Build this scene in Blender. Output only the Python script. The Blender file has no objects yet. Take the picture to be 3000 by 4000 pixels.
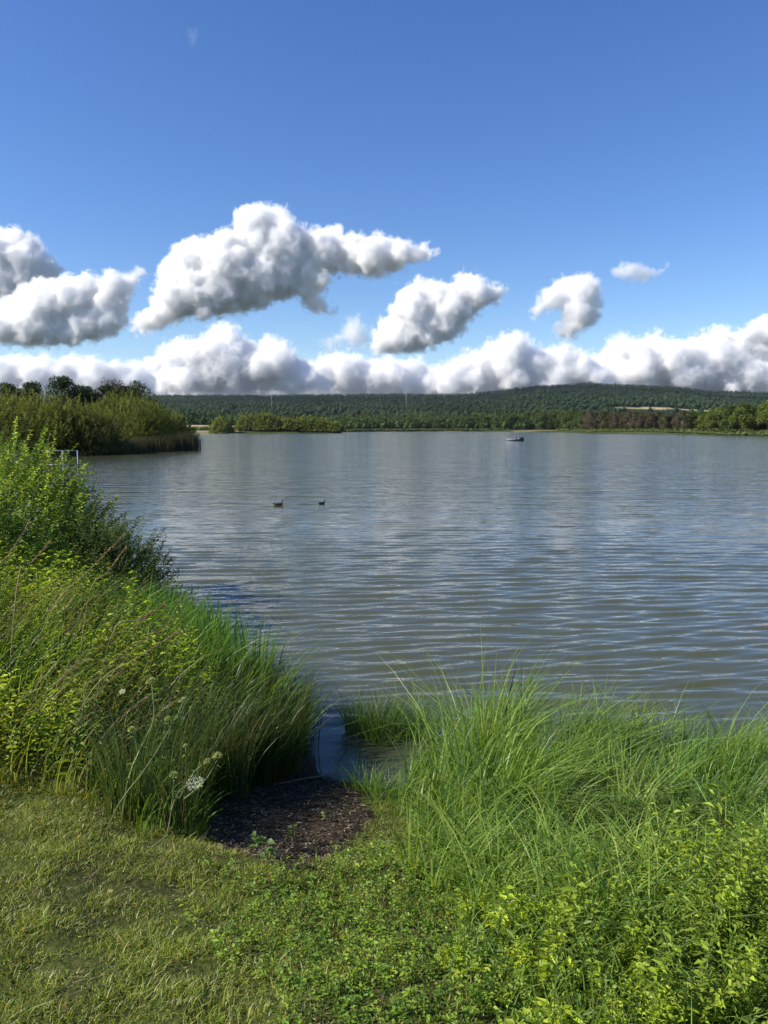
import bpy, bmesh, math
import numpy as np
from mathutils import Vector, Matrix
S = bpy.context.scene
C = S.collection
# ------------------------------------------------------------------ camera, sky, sun, exposure
F = 3005.0; HOR = 1676.0; PITCH = math.atan((2000 - HOR) / F); EYE = np.array([0, 0, 2.6])
SUN_EL = math.radians(37); SUN_AZ = math.radians(-103); SUN_W = 5.0; SKY_W = 0.1; EXPO = 0.7
HAZE = 2.6e-5
cam = bpy.data.objects.new('camera', bpy.data.cameras.new('camera')); C.objects.link(cam)
cam.location = EYE; cam.rotation_euler = (math.pi/2 - PITCH, 0, 0)
cam.data.sensor_fit = 'VERTICAL'; cam.data.sensor_height = 36; cam.data.lens = 36*F/4000
cam.data.clip_start = .05; cam.data.clip_end = 60000
S.camera = cam
w = bpy.data.worlds.new('World'); S.world = w; w.use_nodes = True
nt = w.node_tree; bg = nt.nodes['Background']
sky = nt.nodes.new('ShaderNodeTexSky'); sky.sky_type = 'NISHITA'; sky.sun_disc = False
sky.sun_elevation = SUN_EL; sky.sun_rotation = SUN_AZ
sky.air_density = 1.0; sky.dust_density = .1; sky.ozone_density = 4; sky.altitude = 0
hs = nt.nodes.new('ShaderNodeHueSaturation'); hs.inputs['Saturation'].default_value = 1.2; hs.inputs['Hue'].default_value = .512
nt.links.new(sky.outputs[0], hs.inputs['Color']); nt.links.new(hs.outputs[0], bg.inputs[0]); bg.inputs[1].default_value = SKY_W
sl = bpy.data.lights.new('sun', 'SUN'); sl.energy = SUN_W; sl.angle = math.radians(.5); sl.color = (1, .93, .82)
so = bpy.data.objects.new('sun', sl); C.objects.link(so)
sd_ = Vector((math.sin(SUN_AZ)*math.cos(SUN_EL), math.cos(SUN_AZ)*math.cos(SUN_EL), math.sin(SUN_EL)))
so.rotation_euler = sd_.to_track_quat('Z', 'Y').to_euler(); so.location = (0, 0, 30)
v = S.view_settings; v.view_transform = 'Standard'; v.look = 'None'; v.exposure = EXPO; v.gamma = 1; v.use_curve_mapping = False
S.render.engine = 'CYCLES'
cy = S.cycles; cy.max_bounces = 18; cy.volume_bounces = 16; cy.volume_step_rate = 3; cy.diffuse_bounces = 4; cy.glossy_bounces = 4; cy.transmission_bounces = 6
cy.transparent_max_bounces = 8; cy.use_denoising = True; cy.caustics_reflective = False; cy.caustics_refractive = False

# ------------------------------------------------------------------ helpers
def tag(o, label=None, cat=None, group=None, kind=None):
    for k, x in (('label', label), ('category', cat), ('group', group), ('kind', kind)):
        if x: o[k] = x
    return o
def empty(name, loc=(0, 0, 0)):
    o = bpy.data.objects.new(name, None); o.location = [float(q) for q in loc]; C.objects.link(o); return o
def ray(px, py):
    x = (px - 1500)/F; y = (2000 - py)/F; c, s = math.cos(PITCH), math.sin(PITCH)
    return np.array([x, c + y*s, -s + y*c])
def at(px, py, Y):
    r = ray(px, py); return EYE + r*(Y/r[1])
class Geo:
    """collects triangles / quads with a colour per vertex"""
    def __init__(s): s.V = []; s.T = []; s.Q = []; s.K = []; s.n = 0
    def add(s, V, T=None, Q=None, col=(.1, .1, .1)):
        V = np.asarray(V, float).reshape(-1, 3); col = np.broadcast_to(np.asarray(col, float), (len(V), 3))
        if T is not None and len(T): s.T.append(np.asarray(T, int).reshape(-1, 3) + s.n)
        if Q is not None and len(Q): s.Q.append(np.asarray(Q, int).reshape(-1, 4) + s.n)
        s.V.append(V); s.K.append(col); s.n += len(V)
    def merge(s, g, M=None, off=(0, 0, 0)):
        V = np.concatenate(g.V)
        s.add(V + np.array(off), np.concatenate(g.T) if g.T else None, np.concatenate(g.Q) if g.Q else None, np.concatenate(g.K))
    def mesh(s, name, mat, smooth=False):
        V = np.concatenate(s.V); K = np.concatenate(s.K)
        T = np.concatenate(s.T) if s.T else np.zeros((0, 3), int); Q = np.concatenate(s.Q) if s.Q else np.zeros((0, 4), int)
        me = bpy.data.meshes.new(name); me.vertices.add(len(V)); me.vertices.foreach_set('co', V.astype('f').ravel())
        li = np.concatenate([T.ravel(), Q.ravel()]); me.loops.add(len(li)); me.loops.foreach_set('vertex_index', li.astype('i'))
        me.polygons.add(len(T) + len(Q))
        st = np.concatenate([np.arange(len(T))*3, len(T)*3 + np.arange(len(Q))*4])
        me.polygons.foreach_set('loop_start', st.astype('i'))
        if smooth: me.polygons.foreach_set('use_smooth', np.ones(len(T) + len(Q), bool))
        a = me.color_attributes.new('tint', 'FLOAT_COLOR', 'POINT')
        a.data.foreach_set('color', np.c_[K, np.ones(len(K))].astype('f').ravel())
        me.update(calc_edges=True); me.materials.append(mat); return me
    def obj(s, name, mat, parent=None, smooth=False):
        o = bpy.data.objects.new(name, s.mesh(name, mat, smooth)); C.objects.link(o)
        if parent: o.parent = parent
        return o
def nrm(v): return v/np.maximum(np.linalg.norm(v, axis=-1, keepdims=True), 1e-9)
def blades(g, P, H, W, laz, lean, col, segs=3, droop=.15, taper=.8, faz=None, rng=None, tipcol=None, lin=1.7):
    """grass-like blades: base P, height H, width W, lean azimuth laz (radians from +x), lean fraction"""
    n = len(P); H = np.broadcast_to(H, n); W = np.broadcast_to(W, n); lean = np.broadcast_to(lean, n); laz = np.broadcast_to(laz, n); droop = np.broadcast_to(droop, n)
    if faz is None: faz = rng.uniform(0, math.pi, n)
    L = np.stack([np.cos(laz), np.sin(laz), np.zeros(n)], -1); Sd = np.stack([np.cos(faz), np.sin(faz), np.zeros(n)], -1)
    t = np.linspace(0, 1, segs + 1)
    ctr = P[:, None] + L[:, None]*(H*lean)[:, None, None]*(t**lin)[None, :, None]
    ctr[..., 2] += H[:, None]*(t[None] - droop[:, None]*t[None]**3)
    wd = W[:, None]*np.maximum(1 - t[None]**1.6*1.0, 0)**taper*.5
    wd[:, 0] = W*.35
    A = ctr[:, :-1] - Sd[:, None]*wd[:, :-1, None]; B = ctr[:, :-1] + Sd[:, None]*wd[:, :-1, None]
    V = np.concatenate([np.stack([A, B], 2).reshape(n, -1, 3), ctr[:, -1:]], 1); m = 2*segs + 1
    q = []; 
    for k in range(segs - 1): q.append([2*k, 2*k+1, 2*k+3, 2*k+2])
    base = (np.arange(n)*m)[:, None]
    Q = (base[:, None] + np.array(q)[None]).reshape(-1, 4) if q else None
    T = base + np.array([[2*segs-2, 2*segs-1, 2*segs]])
    col = np.broadcast_to(col, (n, 3))
    cc = np.repeat(col[:, None], m, 1).copy()
    if tipcol is not None:
        f = np.concatenate([np.repeat(t[:-1], 2), [1]])**2; cc = cc*(1 - f[None, :, None]) + np.broadcast_to(tipcol, (n, 3))[:, None]*f[None, :, None]
    g.add(V.reshape(-1, 3), T, Q, cc.reshape(-1, 3))
    return ctr
def leaves(g, P, D, L, W, col, rng, fold=.12, droop=.15, up=None):
    n = len(P); D = nrm(D); L = np.broadcast_to(L, n)[:, None]; W = np.broadcast_to(W, n)[:, None]
    U = up if up is not None else rng.normal(size=(n, 3))*.45 + np.array([0, 0, 1.])
    Sd = nrm(np.cross(D, U)); N = nrm(np.cross(Sd, D))
    m1 = P + D*L*.45 + Sd*W*.5 + N*L*fold; m2 = P + D*L*.45 - Sd*W*.5 + N*L*fold
    tip = P + D*L - N*L*droop*.5 - np.array([0, 0, 1])*L*droop
    V = np.stack([P, m1, tip, m2], 1).reshape(-1, 3); b = np.arange(n)[:, None]*4
    T = np.concatenate([b + [[0, 1, 2]], b + [[0, 2, 3]]])
    g.add(V, T, None, np.repeat(np.broadcast_to(col, (n, 3)), 4, 0))
def herbs(g, P, H, laz, lean, nl, LL, LW, col, stemcol, rng, sw=.004, t0=.15, pitch=.5, lin=1.5, droop=.1, shrink=.5, jitter=.15):
    """leafy stems; nl leaves along each"""
    n = len(P)
    ctr = blades(g, P, H, sw, laz, lean, stemcol, 4, droop, .3, rng=rng, lin=lin)
    H = np.broadcast_to(H, n); LL = np.broadcast_to(LL, n); LW = np.broadcast_to(LW, n)
    tt = t0 + (1 - t0)*(np.arange(nl) + rng.uniform(0, 1, (n, nl)))/nl
    k = np.clip((tt*4).astype(int), 0, 3); f = tt*4 - k; I = np.arange(n)[:, None]
    pos = ctr[I, k]*(1 - f[..., None]) + ctr[I, k+1]*f[..., None]; ax = nrm(ctr[I, k+1] - ctr[I, k])
    az = (np.arange(nl)*2.4)[None] + rng.uniform(0, 6.28, (n, 1)) + rng.normal(size=(n, nl))*.4
    out = np.stack([np.cos(az), np.sin(az), np.zeros_like(az)], -1)
    D = nrm(out + ax*pitch + rng.normal(size=out.shape)*.15)
    s = (1 - shrink*tt**2)*rng.uniform(.7, 1.2, (n, nl))
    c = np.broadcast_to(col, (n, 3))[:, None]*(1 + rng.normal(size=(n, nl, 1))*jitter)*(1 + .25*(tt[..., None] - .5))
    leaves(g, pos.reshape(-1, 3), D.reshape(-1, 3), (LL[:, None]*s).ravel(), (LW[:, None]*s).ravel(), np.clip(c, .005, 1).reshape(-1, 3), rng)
def tube(g, pts, rad, col, n=6, cap=True):
    pts = np.asarray(pts, float); m = len(pts); rad = np.broadcast_to(rad, m)
    tan = nrm(np.gradient(pts, axis=0)); ref = np.array([.31, .17, .93]); 
    a = nrm(np.cross(tan, ref)); b = np.cross(tan, a); th = np.arange(n)*2*math.pi/n
    R = pts[:, None] + rad[:, None, None]*(a[:, None]*np.cos(th)[None, :, None] + b[:, None]*np.sin(th)[None, :, None])
    i = np.arange(m - 1)[:, None]*n; j = np.arange(n)[None]; j2 = (j + 1) % n
    Q = np.stack([i + j, i + j2, i + n + j2, i + n + j], -1).reshape(-1, 4)
    V = R.reshape(-1, 3); T = None
    if cap:
        V = np.r_[V, pts[:1], pts[-1:]]; k = np.arange(n); k2 = (k + 1) % n
        T = np.r_[np.c_[np.full(n, m*n), k2, k], np.c_[np.full(n, m*n + 1), (m-1)*n + k, (m-1)*n + k2]]
    g.add(V, T, Q, col)
def box(g, c, s, col, rz=0):
    c = np.array(c, float); s = np.array(s, float)/2
    V = np.array([[x, y, z] for z in (-1, 1) for y in (-1, 1) for x in (-1, 1)])*s
    R = np.array([[math.cos(rz), -math.sin(rz), 0], [math.sin(rz), math.cos(rz), 0], [0, 0, 1]])
    g.add(V@R.T + c, None, [[0, 2, 3, 1], [4, 5, 7, 6], [0, 1, 5, 4], [2, 6, 7, 3], [0, 4, 6, 2], [1, 3, 7, 5]], col)
def spline(p, n):
    p = np.asarray(p, float); t = np.linspace(0, len(p) - 1, n); k = np.clip(t.astype(int), 0, len(p) - 2); f = (t - k)[:, None]
    a = p[np.maximum(k-1, 0)]; b = p[k]; c = p[k+1]; d = p[np.minimum(k+2, len(p)-1)]
    return .5*((2*b) + (c-a)*f + (2*a-5*b+4*c-d)*f**2 + (3*b-a-3*c+d)*f**3)
def vnoise(x, y, seed=0, oct=3):
    """value noise in numpy"""
    r = np.random.default_rng(seed); tab = r.uniform(-1, 1, (64, 64)); out = 0; amp = 1; tot = 0
    for o in range(oct):
        X = x*2**o + o*7.3; Y = y*2**o + o*3.1; i = np.floor(X).astype(int); j = np.floor(Y).astype(int); f = X - i; h = Y - j
        f = f*f*(3-2*f); h = h*h*(3-2*h)
        a = tab[i % 64, j % 64]; b = tab[(i+1) % 64, j % 64]; c = tab[i % 64, (j+1) % 64]; d = tab[(i+1) % 64, (j+1) % 64]
        out = out + amp*((a*(1-f)+b*f)*(1-h) + (c*(1-f)+d*f)*h); tot += amp; amp *= .5
    return out/tot
def inpoly(x, y, poly):
    A = np.array(poly, float); B = np.roll(A, -1, 0); X = np.asarray(x).ravel()[:, None]; Y = np.asarray(y).ravel()[:, None]
    c = ((A[:, 1] > Y) != (B[:, 1] > Y)) & (X < (B[:, 0]-A[:, 0])*(Y-A[:, 1])/(B[:, 1]-A[:, 1]+1e-12) + A[:, 0])
    return (c.sum(1) % 2 == 1).reshape(np.shape(x))
# materials ---------------------------------------------------------------
def nodes(name):
    m = bpy.data.materials.new(name); m.use_nodes = True; n = m.node_tree; n.nodes.clear()
    return m, n, n.nodes.new('ShaderNodeOutputMaterial')
def mat_leaf(name, trans=.4, rough=.5, spec=.35, noise=8, amt=.25, tw=(1.25, 1.15, .5)):
    m, n, out = nodes(name); L = n.links.new
    a = n.nodes.new('ShaderNodeAttribute'); a.attribute_name = 'tint'
    tx = n.nodes.new('ShaderNodeTexNoise'); tx.inputs['Scale'].default_value = noise; tx.inputs['Detail'].default_value = 3
    ge = n.nodes.new('ShaderNodeNewGeometry'); L(ge.outputs['Position'], tx.inputs['Vector'])
    mr = n.nodes.new('ShaderNodeMapRange'); mr.inputs[3].default_value = 1 - amt; mr.inputs[4].default_value = 1 + amt; L(tx.outputs[0], mr.inputs[0])
    vm = n.nodes.new('ShaderNodeVectorMath'); vm.operation = 'SCALE'; L(a.outputs['Color'], vm.inputs[0]); L(mr.outputs[0], vm.inputs['Scale'])
    p = n.nodes.new('ShaderNodeBsdfPrincipled'); L(vm.outputs[0], p.inputs['Base Color']); p.inputs['Roughness'].default_value = rough; p.inputs['Specular IOR Level'].default_value = spec
    if trans > 0:
        v2 = n.nodes.new('ShaderNodeVectorMath'); v2.operation = 'MULTIPLY'; v2.inputs[1].default_value = tw; L(vm.outputs[0], v2.inputs[0])
        t = n.nodes.new('ShaderNodeBsdfTranslucent'); L(v2.outputs[0], t.inputs[0]); mx = n.nodes.new('ShaderNodeMixShader'); mx.inputs[0].default_value = trans
        L(p.outputs[0], mx.inputs[1]); L(t.outputs[0], mx.inputs[2]); L(mx.outputs[0], out.inputs[0])
    else: L(p.outputs[0], out.inputs[0])
    return m
LEAF = mat_leaf('leaf', .48)
GRASS = mat_leaf('grass blade', .45, .42, .4)
FAR = mat_leaf('far foliage', .12, 1, 0, .02, .3)
BARK = mat_leaf('bark', 0, .9, .1, 20, .35)
DRY = mat_leaf('dry stalk', .25, .7, .2, 30, .2, (1, .9, .6))
PAINT = mat_leaf('painted metal', 0, .45, .4, 30, .15)
WOOD = mat_leaf('weathered wood', 0, .85, .1, 25, .3)
FEATHER = mat_leaf('feathers', 0, .7, .2, 60, .3)

# ------------------------------------------------------------------ terrain and lake
LAKE = np.array([(3.2,5.75),(2.2,5.6),(1.3,5.9),(.75,6.15),(.62,5.75),(.45,5.45),(.05,5.35),(-.45,5.5),(-.62,5.9),(-.75,6.4),(-1.3,7.2),(-1.9,8.2),(-2.7,9.2),(-3.4,10.6),(-6,14),(-10.5,21),(-16,35),(-26,60),(-31.5,74),(-30.5,80),(-26.2,91),(-24.9,94),(-25.6,98),(-31,112),(-45,180),(-85,330),(-150,470),(-142,515),(-35,520),(-28,535),(-60,640),(0,800),(100,790),(150,690),(148,480),(152,390),(158,290),(175,240),(165,150),(105,60),(42,20),(10,8)])
def lake_sd(x, y):
    q = np.stack([x, y], -1).reshape(-1, 2); out = np.empty(len(q)); A = LAKE; B = np.roll(A, -1, 0); d = B - A
    for s in range(0, len(q), 20000):
        p = q[s:s+20000]; t = np.clip(((p[:, None]-A)*d).sum(2)/(d*d).sum(1), 0, 1)
        dd = np.linalg.norm(p[:, None]-(A+t[..., None]*d), axis=2).min(1); X = p[:, 0][:, None]; Y = p[:, 1][:, None]
        c = ((A[:, 1] > Y) != (B[:, 1] > Y)) & (X < d[:, 0]*(Y-A[:, 1])/(d[:, 1]+1e-12)+A[:, 0])
        out[s:s+20000] = np.where(c.sum(1) % 2 == 1, -dd, dd)
    return out.reshape(np.shape(x))
MUD = [(-.6,5.6),(-.95,5.2),(-1.05,4.6),(-1.0,4.0),(-.72,3.6),(-.45,3.38),(-.3,3.75),(-.2,4.2),(-.05,4.6),(-.18,5.0),(-.25,5.5)]
RX = [-60, 600, 1000, 1500, 1800, 1950, 2100, 2300, 2600, 2750, 3060]
RY = [1552, 1552, 1549, 1546, 1544, 1530, 1513, 1506, 1513, 1532, 1541]
def hill(x, y):
    px = 1500 + F*x/np.maximum(y, 200)
    rz = (HOR - np.interp(px, RX, RY))/F*3500 - 12
    k = np.interp(y, [820, 1000, 1300, 1600, 2000, 2700, 3500, 3900, 5200], [0, .02, .1, .25, .42, .75, 1, .9, .3])
    return rz*k*(1 + .06*vnoise(x/260, y/260, 4))
def hgt(x, y):
    sd = lake_sd(x, y)
    h = np.interp(sd, [-40, -3, -.6, 0, .5, 1.4, 1.9, 3.2, 6, 30, 200], [-2.5, -.7, -.14, 0, .09, .30, .52, .78, .95, 1.3, 3.])
    r = np.hypot(x, y)
    bump = .035*vnoise(x*1.3, y*1.3, 1) + .032*vnoise(x*4, y*4, 2)
    h = h + bump*np.clip(sd*1.5, 0, 1)*np.clip((60 - r)/30, 0, 1)
    far = np.clip((y - 400)/400, 0, 1)*(sd > 0); h = h + np.where(y > 815, hill(x, y), 0) + np.where(sd > 3, np.clip((y-480)/250, 0, 1)*4*(x < -60), 0)*np.clip((820-y)/20, 0, 1)
    return h
rr = np.concatenate([[0.01], np.geomspace(.4, 30, 200), np.geomspace(30.5, 900, 80), np.geomspace(905, 5000, 80)])
nth = 720
# denser directions inside the view
th = np.sort(np.concatenate([np.linspace(-math.pi, math.pi, 160, endpoint=False), np.linspace(math.pi/2 - .62, math.pi/2 + .62, 300)]))
TH, RR = np.meshgrid(th, rr); X = RR*np.cos(TH); Y = RR*np.sin(TH); Z = hgt(X, Y)
m, n_ = X.shape
i = np.arange(m-1)[:, None]*n_; j = np.arange(n_)[None]; j2 = (j+1) % n_
Q = np.stack([i+j, i+j2, i+n_+j2, i+n_+j], -1).reshape(-1, 4)
sdg = lake_sd(X, Y); no1 = vnoise(X*3, Y*3, 8); no2 = vnoise(X/30, Y/30, 9, 4)
soil = np.array([.05, .052, .018]); mud = np.array([.055, .042, .028]); turf = np.array([.06, .08, .018]); fg = np.array([.055, .072, .024])
gold = np.array([.33, .28, .15]); forest = np.array([.02, .03, .014])
R_ = np.hypot(X, Y)
K = soil + (turf-soil)*np.clip(.5+no1, 0, 1)[..., None]
fm = np.clip((R_-12)/20, 0, 1)[..., None]; K = K*(1-fm) + fm*(fg*(1+.4*no2[..., None]))
wx, wy = .14*vnoise(X*4, Y*4, 91), .14*vnoise(X*4, Y*4, 92); mk = ((inpoly(X+wx, Y+wy, MUD) & (np.abs(X) < 3)) | ((sdg < .3) & (R_ < 30)))[..., None]; K = np.where(mk, mud*(1+.3*no1[..., None]), K)
hl = (Y > 850)[..., None]; K = np.where(hl, forest*(1+.3*no2[..., None]), K)
PX = 1500 + F*X/np.maximum(Y, 1)
CLEAR = (Y > 1525) & (Y < 1575) & (PX > 2400) & (PX < 2900)
K = np.where(CLEAR[..., None], gold*(1+.25*no2[..., None]), K)
FIELD = (Y > 430) & (Y < 800) & (PX < 930) & (PX > 560) & (sdg > 2)
K = np.where(FIELD[..., None], gold*.9, K)
strip = (Y > 600) & (sdg > 4) & (sdg < 60) & (no2 > .05) & (PX > 1500); K = np.where(strip[..., None] & (Y < 900)[..., None], np.array([.2, .17, .07]), K)
def mat_ground():
    m, n, out = nodes('ground'); L = n.links.new
    a = n.nodes.new('ShaderNodeAttribute'); a.attribute_name = 'tint'
    ge = n.nodes.new('ShaderNodeNewGeometry')
    t1 = n.nodes.new('ShaderNodeTexNoise'); t1.inputs['Scale'].default_value = 35; t1.inputs['Detail'].default_value = 6; L(ge.outputs['Position'], t1.inputs['Vector'])
    mr = n.nodes.new('ShaderNodeMapRange'); mr.inputs[1].default_value = .3; mr.inputs[2].default_value = .7; mr.inputs[3].default_value = .7; mr.inputs[4].default_value = 1.3; L(t1.outputs[0], mr.inputs[0])
    vm = n.nodes.new('ShaderNodeVectorMath'); vm.operation = 'SCALE'; L(a.outputs['Color'], vm.inputs[0]); L(mr.outputs[0], vm.inputs['Scale'])
    p = n.nodes.new('ShaderNodeBsdfPrincipled'); L(vm.outputs[0], p.inputs['Base Color']); p.inputs['Roughness'].default_value = .95; p.inputs['Specular IOR Level'].default_value = .04
    b = n.nodes.new('ShaderNodeBump'); b.inputs['Distance'].default_value = .02; b.inputs['Strength'].default_value = .8; L(t1.outputs[0], b.inputs['Height']); L(b.outputs[0], p.inputs['Normal'])
    L(p.outputs[0], out.inputs[0]); return m
g = Geo(); g.add(np.stack([X, Y, Z], -1), None, Q, K.reshape(-1, 3)); tag(g.obj('ground', mat_ground(), smooth=True), kind='structure')

# water: real short waves near the bank, fine relief beyond
def mat_water():
    m, n, out = nodes('lake water'); L = n.links.new
    ge = n.nodes.new('ShaderNodeNewGeometry')
    p = n.nodes.new('ShaderNodeBsdfPrincipled'); p.inputs['Base Color'].default_value = (.062, .068, .036, 1); p.inputs['Roughness'].default_value = .06; p.inputs['IOR'].default_value = 1.333
    p.inputs['Specular IOR Level'].default_value = .5
    at_ = n.nodes.new('ShaderNodeAttribute'); at_.attribute_name = 'tint'
    sx = n.nodes.new('ShaderNodeSeparateColor'); L(at_.outputs['Color'], sx.inputs[0])
    prev = None
    for sc, st, rot, dist, ch in ((1.5, .16, .06, .085, 0), (4, .2, -.06, .035, 0), (11, .3, .12, .008, 1)):
        mp = n.nodes.new('ShaderNodeMapping'); mp.inputs['Rotation'].default_value = (0, 0, rot); mp.inputs['Scale'].default_value = (sc*st, sc, sc); L(ge.outputs['Position'], mp.inputs[0])
        t = n.nodes.new('ShaderNodeTexNoise'); t.inputs['Scale'].default_value = 1; t.inputs['Detail'].default_value = 2; t.inputs['Distortion'].default_value = .4; L(mp.outputs[0], t.inputs['Vector'])
        b = n.nodes.new('ShaderNodeBump'); b.inputs['Distance'].default_value = dist; L(t.outputs[0], b.inputs['Height']); L(sx.outputs[ch], b.inputs['Strength'])
        if prev: L(prev.outputs[0], b.inputs['Normal'])
        prev = b
    L(prev.outputs[0], p.inputs['Normal']); L(p.outputs[0], out.inputs[0]); return m
rng = np.random.default_rng(11)
ry = np.concatenate([np.linspace(4.6, 8, 200), np.geomspace(8.02, 30, 350), np.geomspace(30.5, 1000, 40)])
rx = np.sinh(np.linspace(-1, 1, 250)*1.2)/math.sinh(1.2)
YW, U = np.meshgrid(ry, rx, indexing='ij'); XW = U*(YW*.75 + 3)
XW = np.where(YW > 45, U*(YW*.55 + 60), XW)
sdw = -lake_sd(XW, YW); ZW = np.zeros_like(XW)
amp_all = np.clip(sdw/1.8, .12, 1)
for k in range(60):
    lam = .11*(5.0**rng.uniform(0, 1)); ang = math.pi/2 + rng.normal()*.22 + .10; kx, ky = math.cos(ang)*2*math.pi/lam, math.sin(ang)*2*math.pi/lam
    a = .0029*(lam/.35)**.9*rng.uniform(.5, 1.2)
    ph = rng.uniform(0, 6.28); fade = np.clip((YW*.09*0 + (lam/.11)*7 - YW)/6 + .5, 0, 1)
    env = .6 + .6*vnoise(XW/2.5 + k, YW/1.2, k, 1)
    s = kx*XW + ky*YW + ph
    ZW += a*env*fade*(np.sin(s) + .25*np.sin(2*s + 1.5))
patch = .75 + .5*vnoise(XW/7, YW/14, 77, 2)
ZW *= amp_all*patch*np.clip((32 - YW)/16, 0, 1)
lod = np.clip((YW - 9)/16, 0, 1)*.95 + .0
KW = np.stack([np.clip(lod, 0, 1)*(.7+.3*patch), np.clip(.35+lod, 0, 1)*amp_all, lod], -1)
m, n_ = XW.shape; i = np.arange(m-1)[:, None]*n_; j = np.arange(n_-1)[None]
Q = np.stack([i+j, i+j+1, i+n_+j+1, i+n_+j], -1).reshape(-1, 4)
g = Geo(); g.add(np.stack([XW, YW, ZW], -1), None, Q, KW.reshape(-1, 3)); tag(g.obj('water', mat_water(), smooth=True), kind='structure')

# ------------------------------------------------------------------ scattering helpers
def scatter(poly, n, rng, ymin=None):
    P = np.array(poly); lo, hi = P.min(0), P.max(0); out = []; tot = 0
    while tot < n:
        q = rng.uniform(lo, hi, (n*2, 2)); q = q[inpoly(q[:, 0], q[:, 1], poly)]; out.append(q); tot += len(q)
    q = np.concatenate(out)[:n]; return q[:, 0], q[:, 1]
def onground(x, y, dz=-.01): return np.stack([x, y, hgt(x, y) + dz], -1)
def pal(rng, n, cols, j=.15):
    c = np.array(cols)[rng.integers(0, len(cols), n)]; return np.clip(c*(1 + rng.normal(size=(n, 1))*j), .004, 1)
def dist_edge(x, y, poly):
    A = np.array(poly, float); B = np.roll(A, -1, 0); d = B-A; p = np.stack([x, y], -1)
    t = np.clip(((p[:, None]-A)*d).sum(2)/(d*d).sum(1), 0, 1); return np.linalg.norm(p[:, None]-(A+t[..., None]*d), axis=2).min(1)

# ------------------------------------------------------------------ near bank vegetation
LEFT = [(-.98,3.9),(-1.25,3.75),(-1.6,4.15),(-2.3,4.25),(-4,4.2),(-7,4.6),(-9,9),(-8,15),(-5.6,14),(-3.4,10.6),(-2.7,9.2),(-1.9,8.2),(-1.3,7.2),(-.75,6.4),(-.62,5.9),(-.62,5.55),(-.95,5.15),(-1.08,4.5)]
RIGHT = [(.3,3.7),(.12,4.3),(.14,4.7),(.2,5.3),(.7,5.8),(.8,6.15),(1.3,5.9),(2.2,5.6),(3.2,5.75),(9,7.6),(9,3.0),(2.6,3.05),(1.8,3.15),(1.2,3.3),(.7,3.45)]
rng = np.random.default_rng(21)
# 1 turf -----------------------------------------------------------
def turf(n, box_, hmin, hmax, w, cols, seed, dens=None, lean=.6, segs=2, wedge=False):
    r = np.random.default_rng(seed); x = r.uniform(box_[0], box_[1], n); y = r.uniform(box_[2], box_[3], n)
    if wedge: q = np.abs(x) < .53*y + .35; x, y = x[q], y[q]; n = len(x)
    sd = lake_sd(x, y); k = (sd > .3) & ~inpoly(x + .16*vnoise(x*4, y*4, 91) + r.normal(size=n)*.03, y + .16*vnoise(x*4, y*4, 92) + r.normal(size=n)*.03, MUD) & ~(inpoly(x, y, LEFT) & (dist_edge(x, y, LEFT) > .45))
    k &= (vnoise(x*5, y*5, 31) + r.uniform(-.4, .4, n)) > -.95
    x, y = x[k], y[k]; n = len(x); cl = vnoise(x*6, y*6, 33, 3); H = r.uniform(hmin, hmax, n)*(1 + 1.0*cl)*np.where(inpoly(x, y, LEFT), 2.2, 1)
    c = pal(r, n, cols, .2)*(1 + .25*vnoise(x*1.1, y*1.1, 35)[:, None])
    wind = r.uniform(0, 6.28, n)
    g = Geo(); blades(g, onground(x, y), H, w*r.uniform(.7, 1.4, n), wind, lean*r.uniform(.3, 1.8, n), c, segs, .25, rng=r)
    return g
green1 = [(.2,.28,.035),(.25,.31,.045),(.14,.2,.032),(.3,.33,.065),(.34,.3,.1)]
g = turf(300000, (-2.7, 2.3, 1.7, 5.0), .014, .045, .0036, green1, 1, lean=.7, wedge=True)
g2 = turf(22000, (-8, 8, -4, 6), .03, .08, .007, green1, 2, segs=2); g.merge(g2)
r = np.random.default_rng(3)      # dead straws lying in the turf
n = 2600; x = r.uniform(-2.4, 2, n); y = r.uniform(1.8, 4.3, n); k = ~inpoly(x, y, LEFT); x, y = x[k], y[k]; n = len(x)
blades(g, onground(x, y, .015), .02, .0025, r.uniform(0, 6.28, n), r.uniform(2, 6, n), pal(r, n, [(.3,.25,.13),(.34,.3,.16),(.22,.17,.08)]), 2, 0, rng=r, lin=1)
tag(g.obj('grass', GRASS), 'short trodden green and straw coloured grass on the bank in front', 'grass', kind='stuff')
# 2 low broad leaved ground cover in the middle and right ------------
LOWB = [(-1.3,3.4),(-.5,3.7),(.1,4.9),(.3,4.4),(.9,3.9),(2.6,3.6),(3.2,2.6),(2.4,1.2),(-.4,1.2),(-.9,2.2)]
LOW = [(-.55,3.3),(-.1,3.55),(.3,3.95),(.9,3.9),(2.6,3.6),(3.2,2.6),(2.4,1.2),(.2,1.2),(-.25,2.2),(-.5,2.8)]
g = Geo(); r = np.random.default_rng(5); n = 9000; x, y = scatter(LOWB, n, r); k = (vnoise(x*2.6, y*2.6, 41) + r.uniform(-.4, .4, n) + np.where(inpoly(x, y, LOW), 1, -1)*np.clip(dist_edge(x, y, LOW)*1.6, 0, .6) > .1) & (lake_sd(x, y) > .3) & ~(inpoly(x, y, MUD) & (dist_edge(x, y, MUD) > .05)); x, y = x[k], y[k]; n = len(x)
herbs(g, onground(x, y), r.uniform(.03, .15, n)*(1+.6*vnoise(x*4, y*4, 47)), r.uniform(0, 6.28, n), .5, 9, r.uniform(.014, .034, n), r.uniform(.008, .016, n), pal(r, n, [(.17,.29,.035),(.22,.34,.04),(.12,.22,.03),(.27,.36,.05)]), (.08,.12,.03), r, .002, .2, .3)
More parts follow.
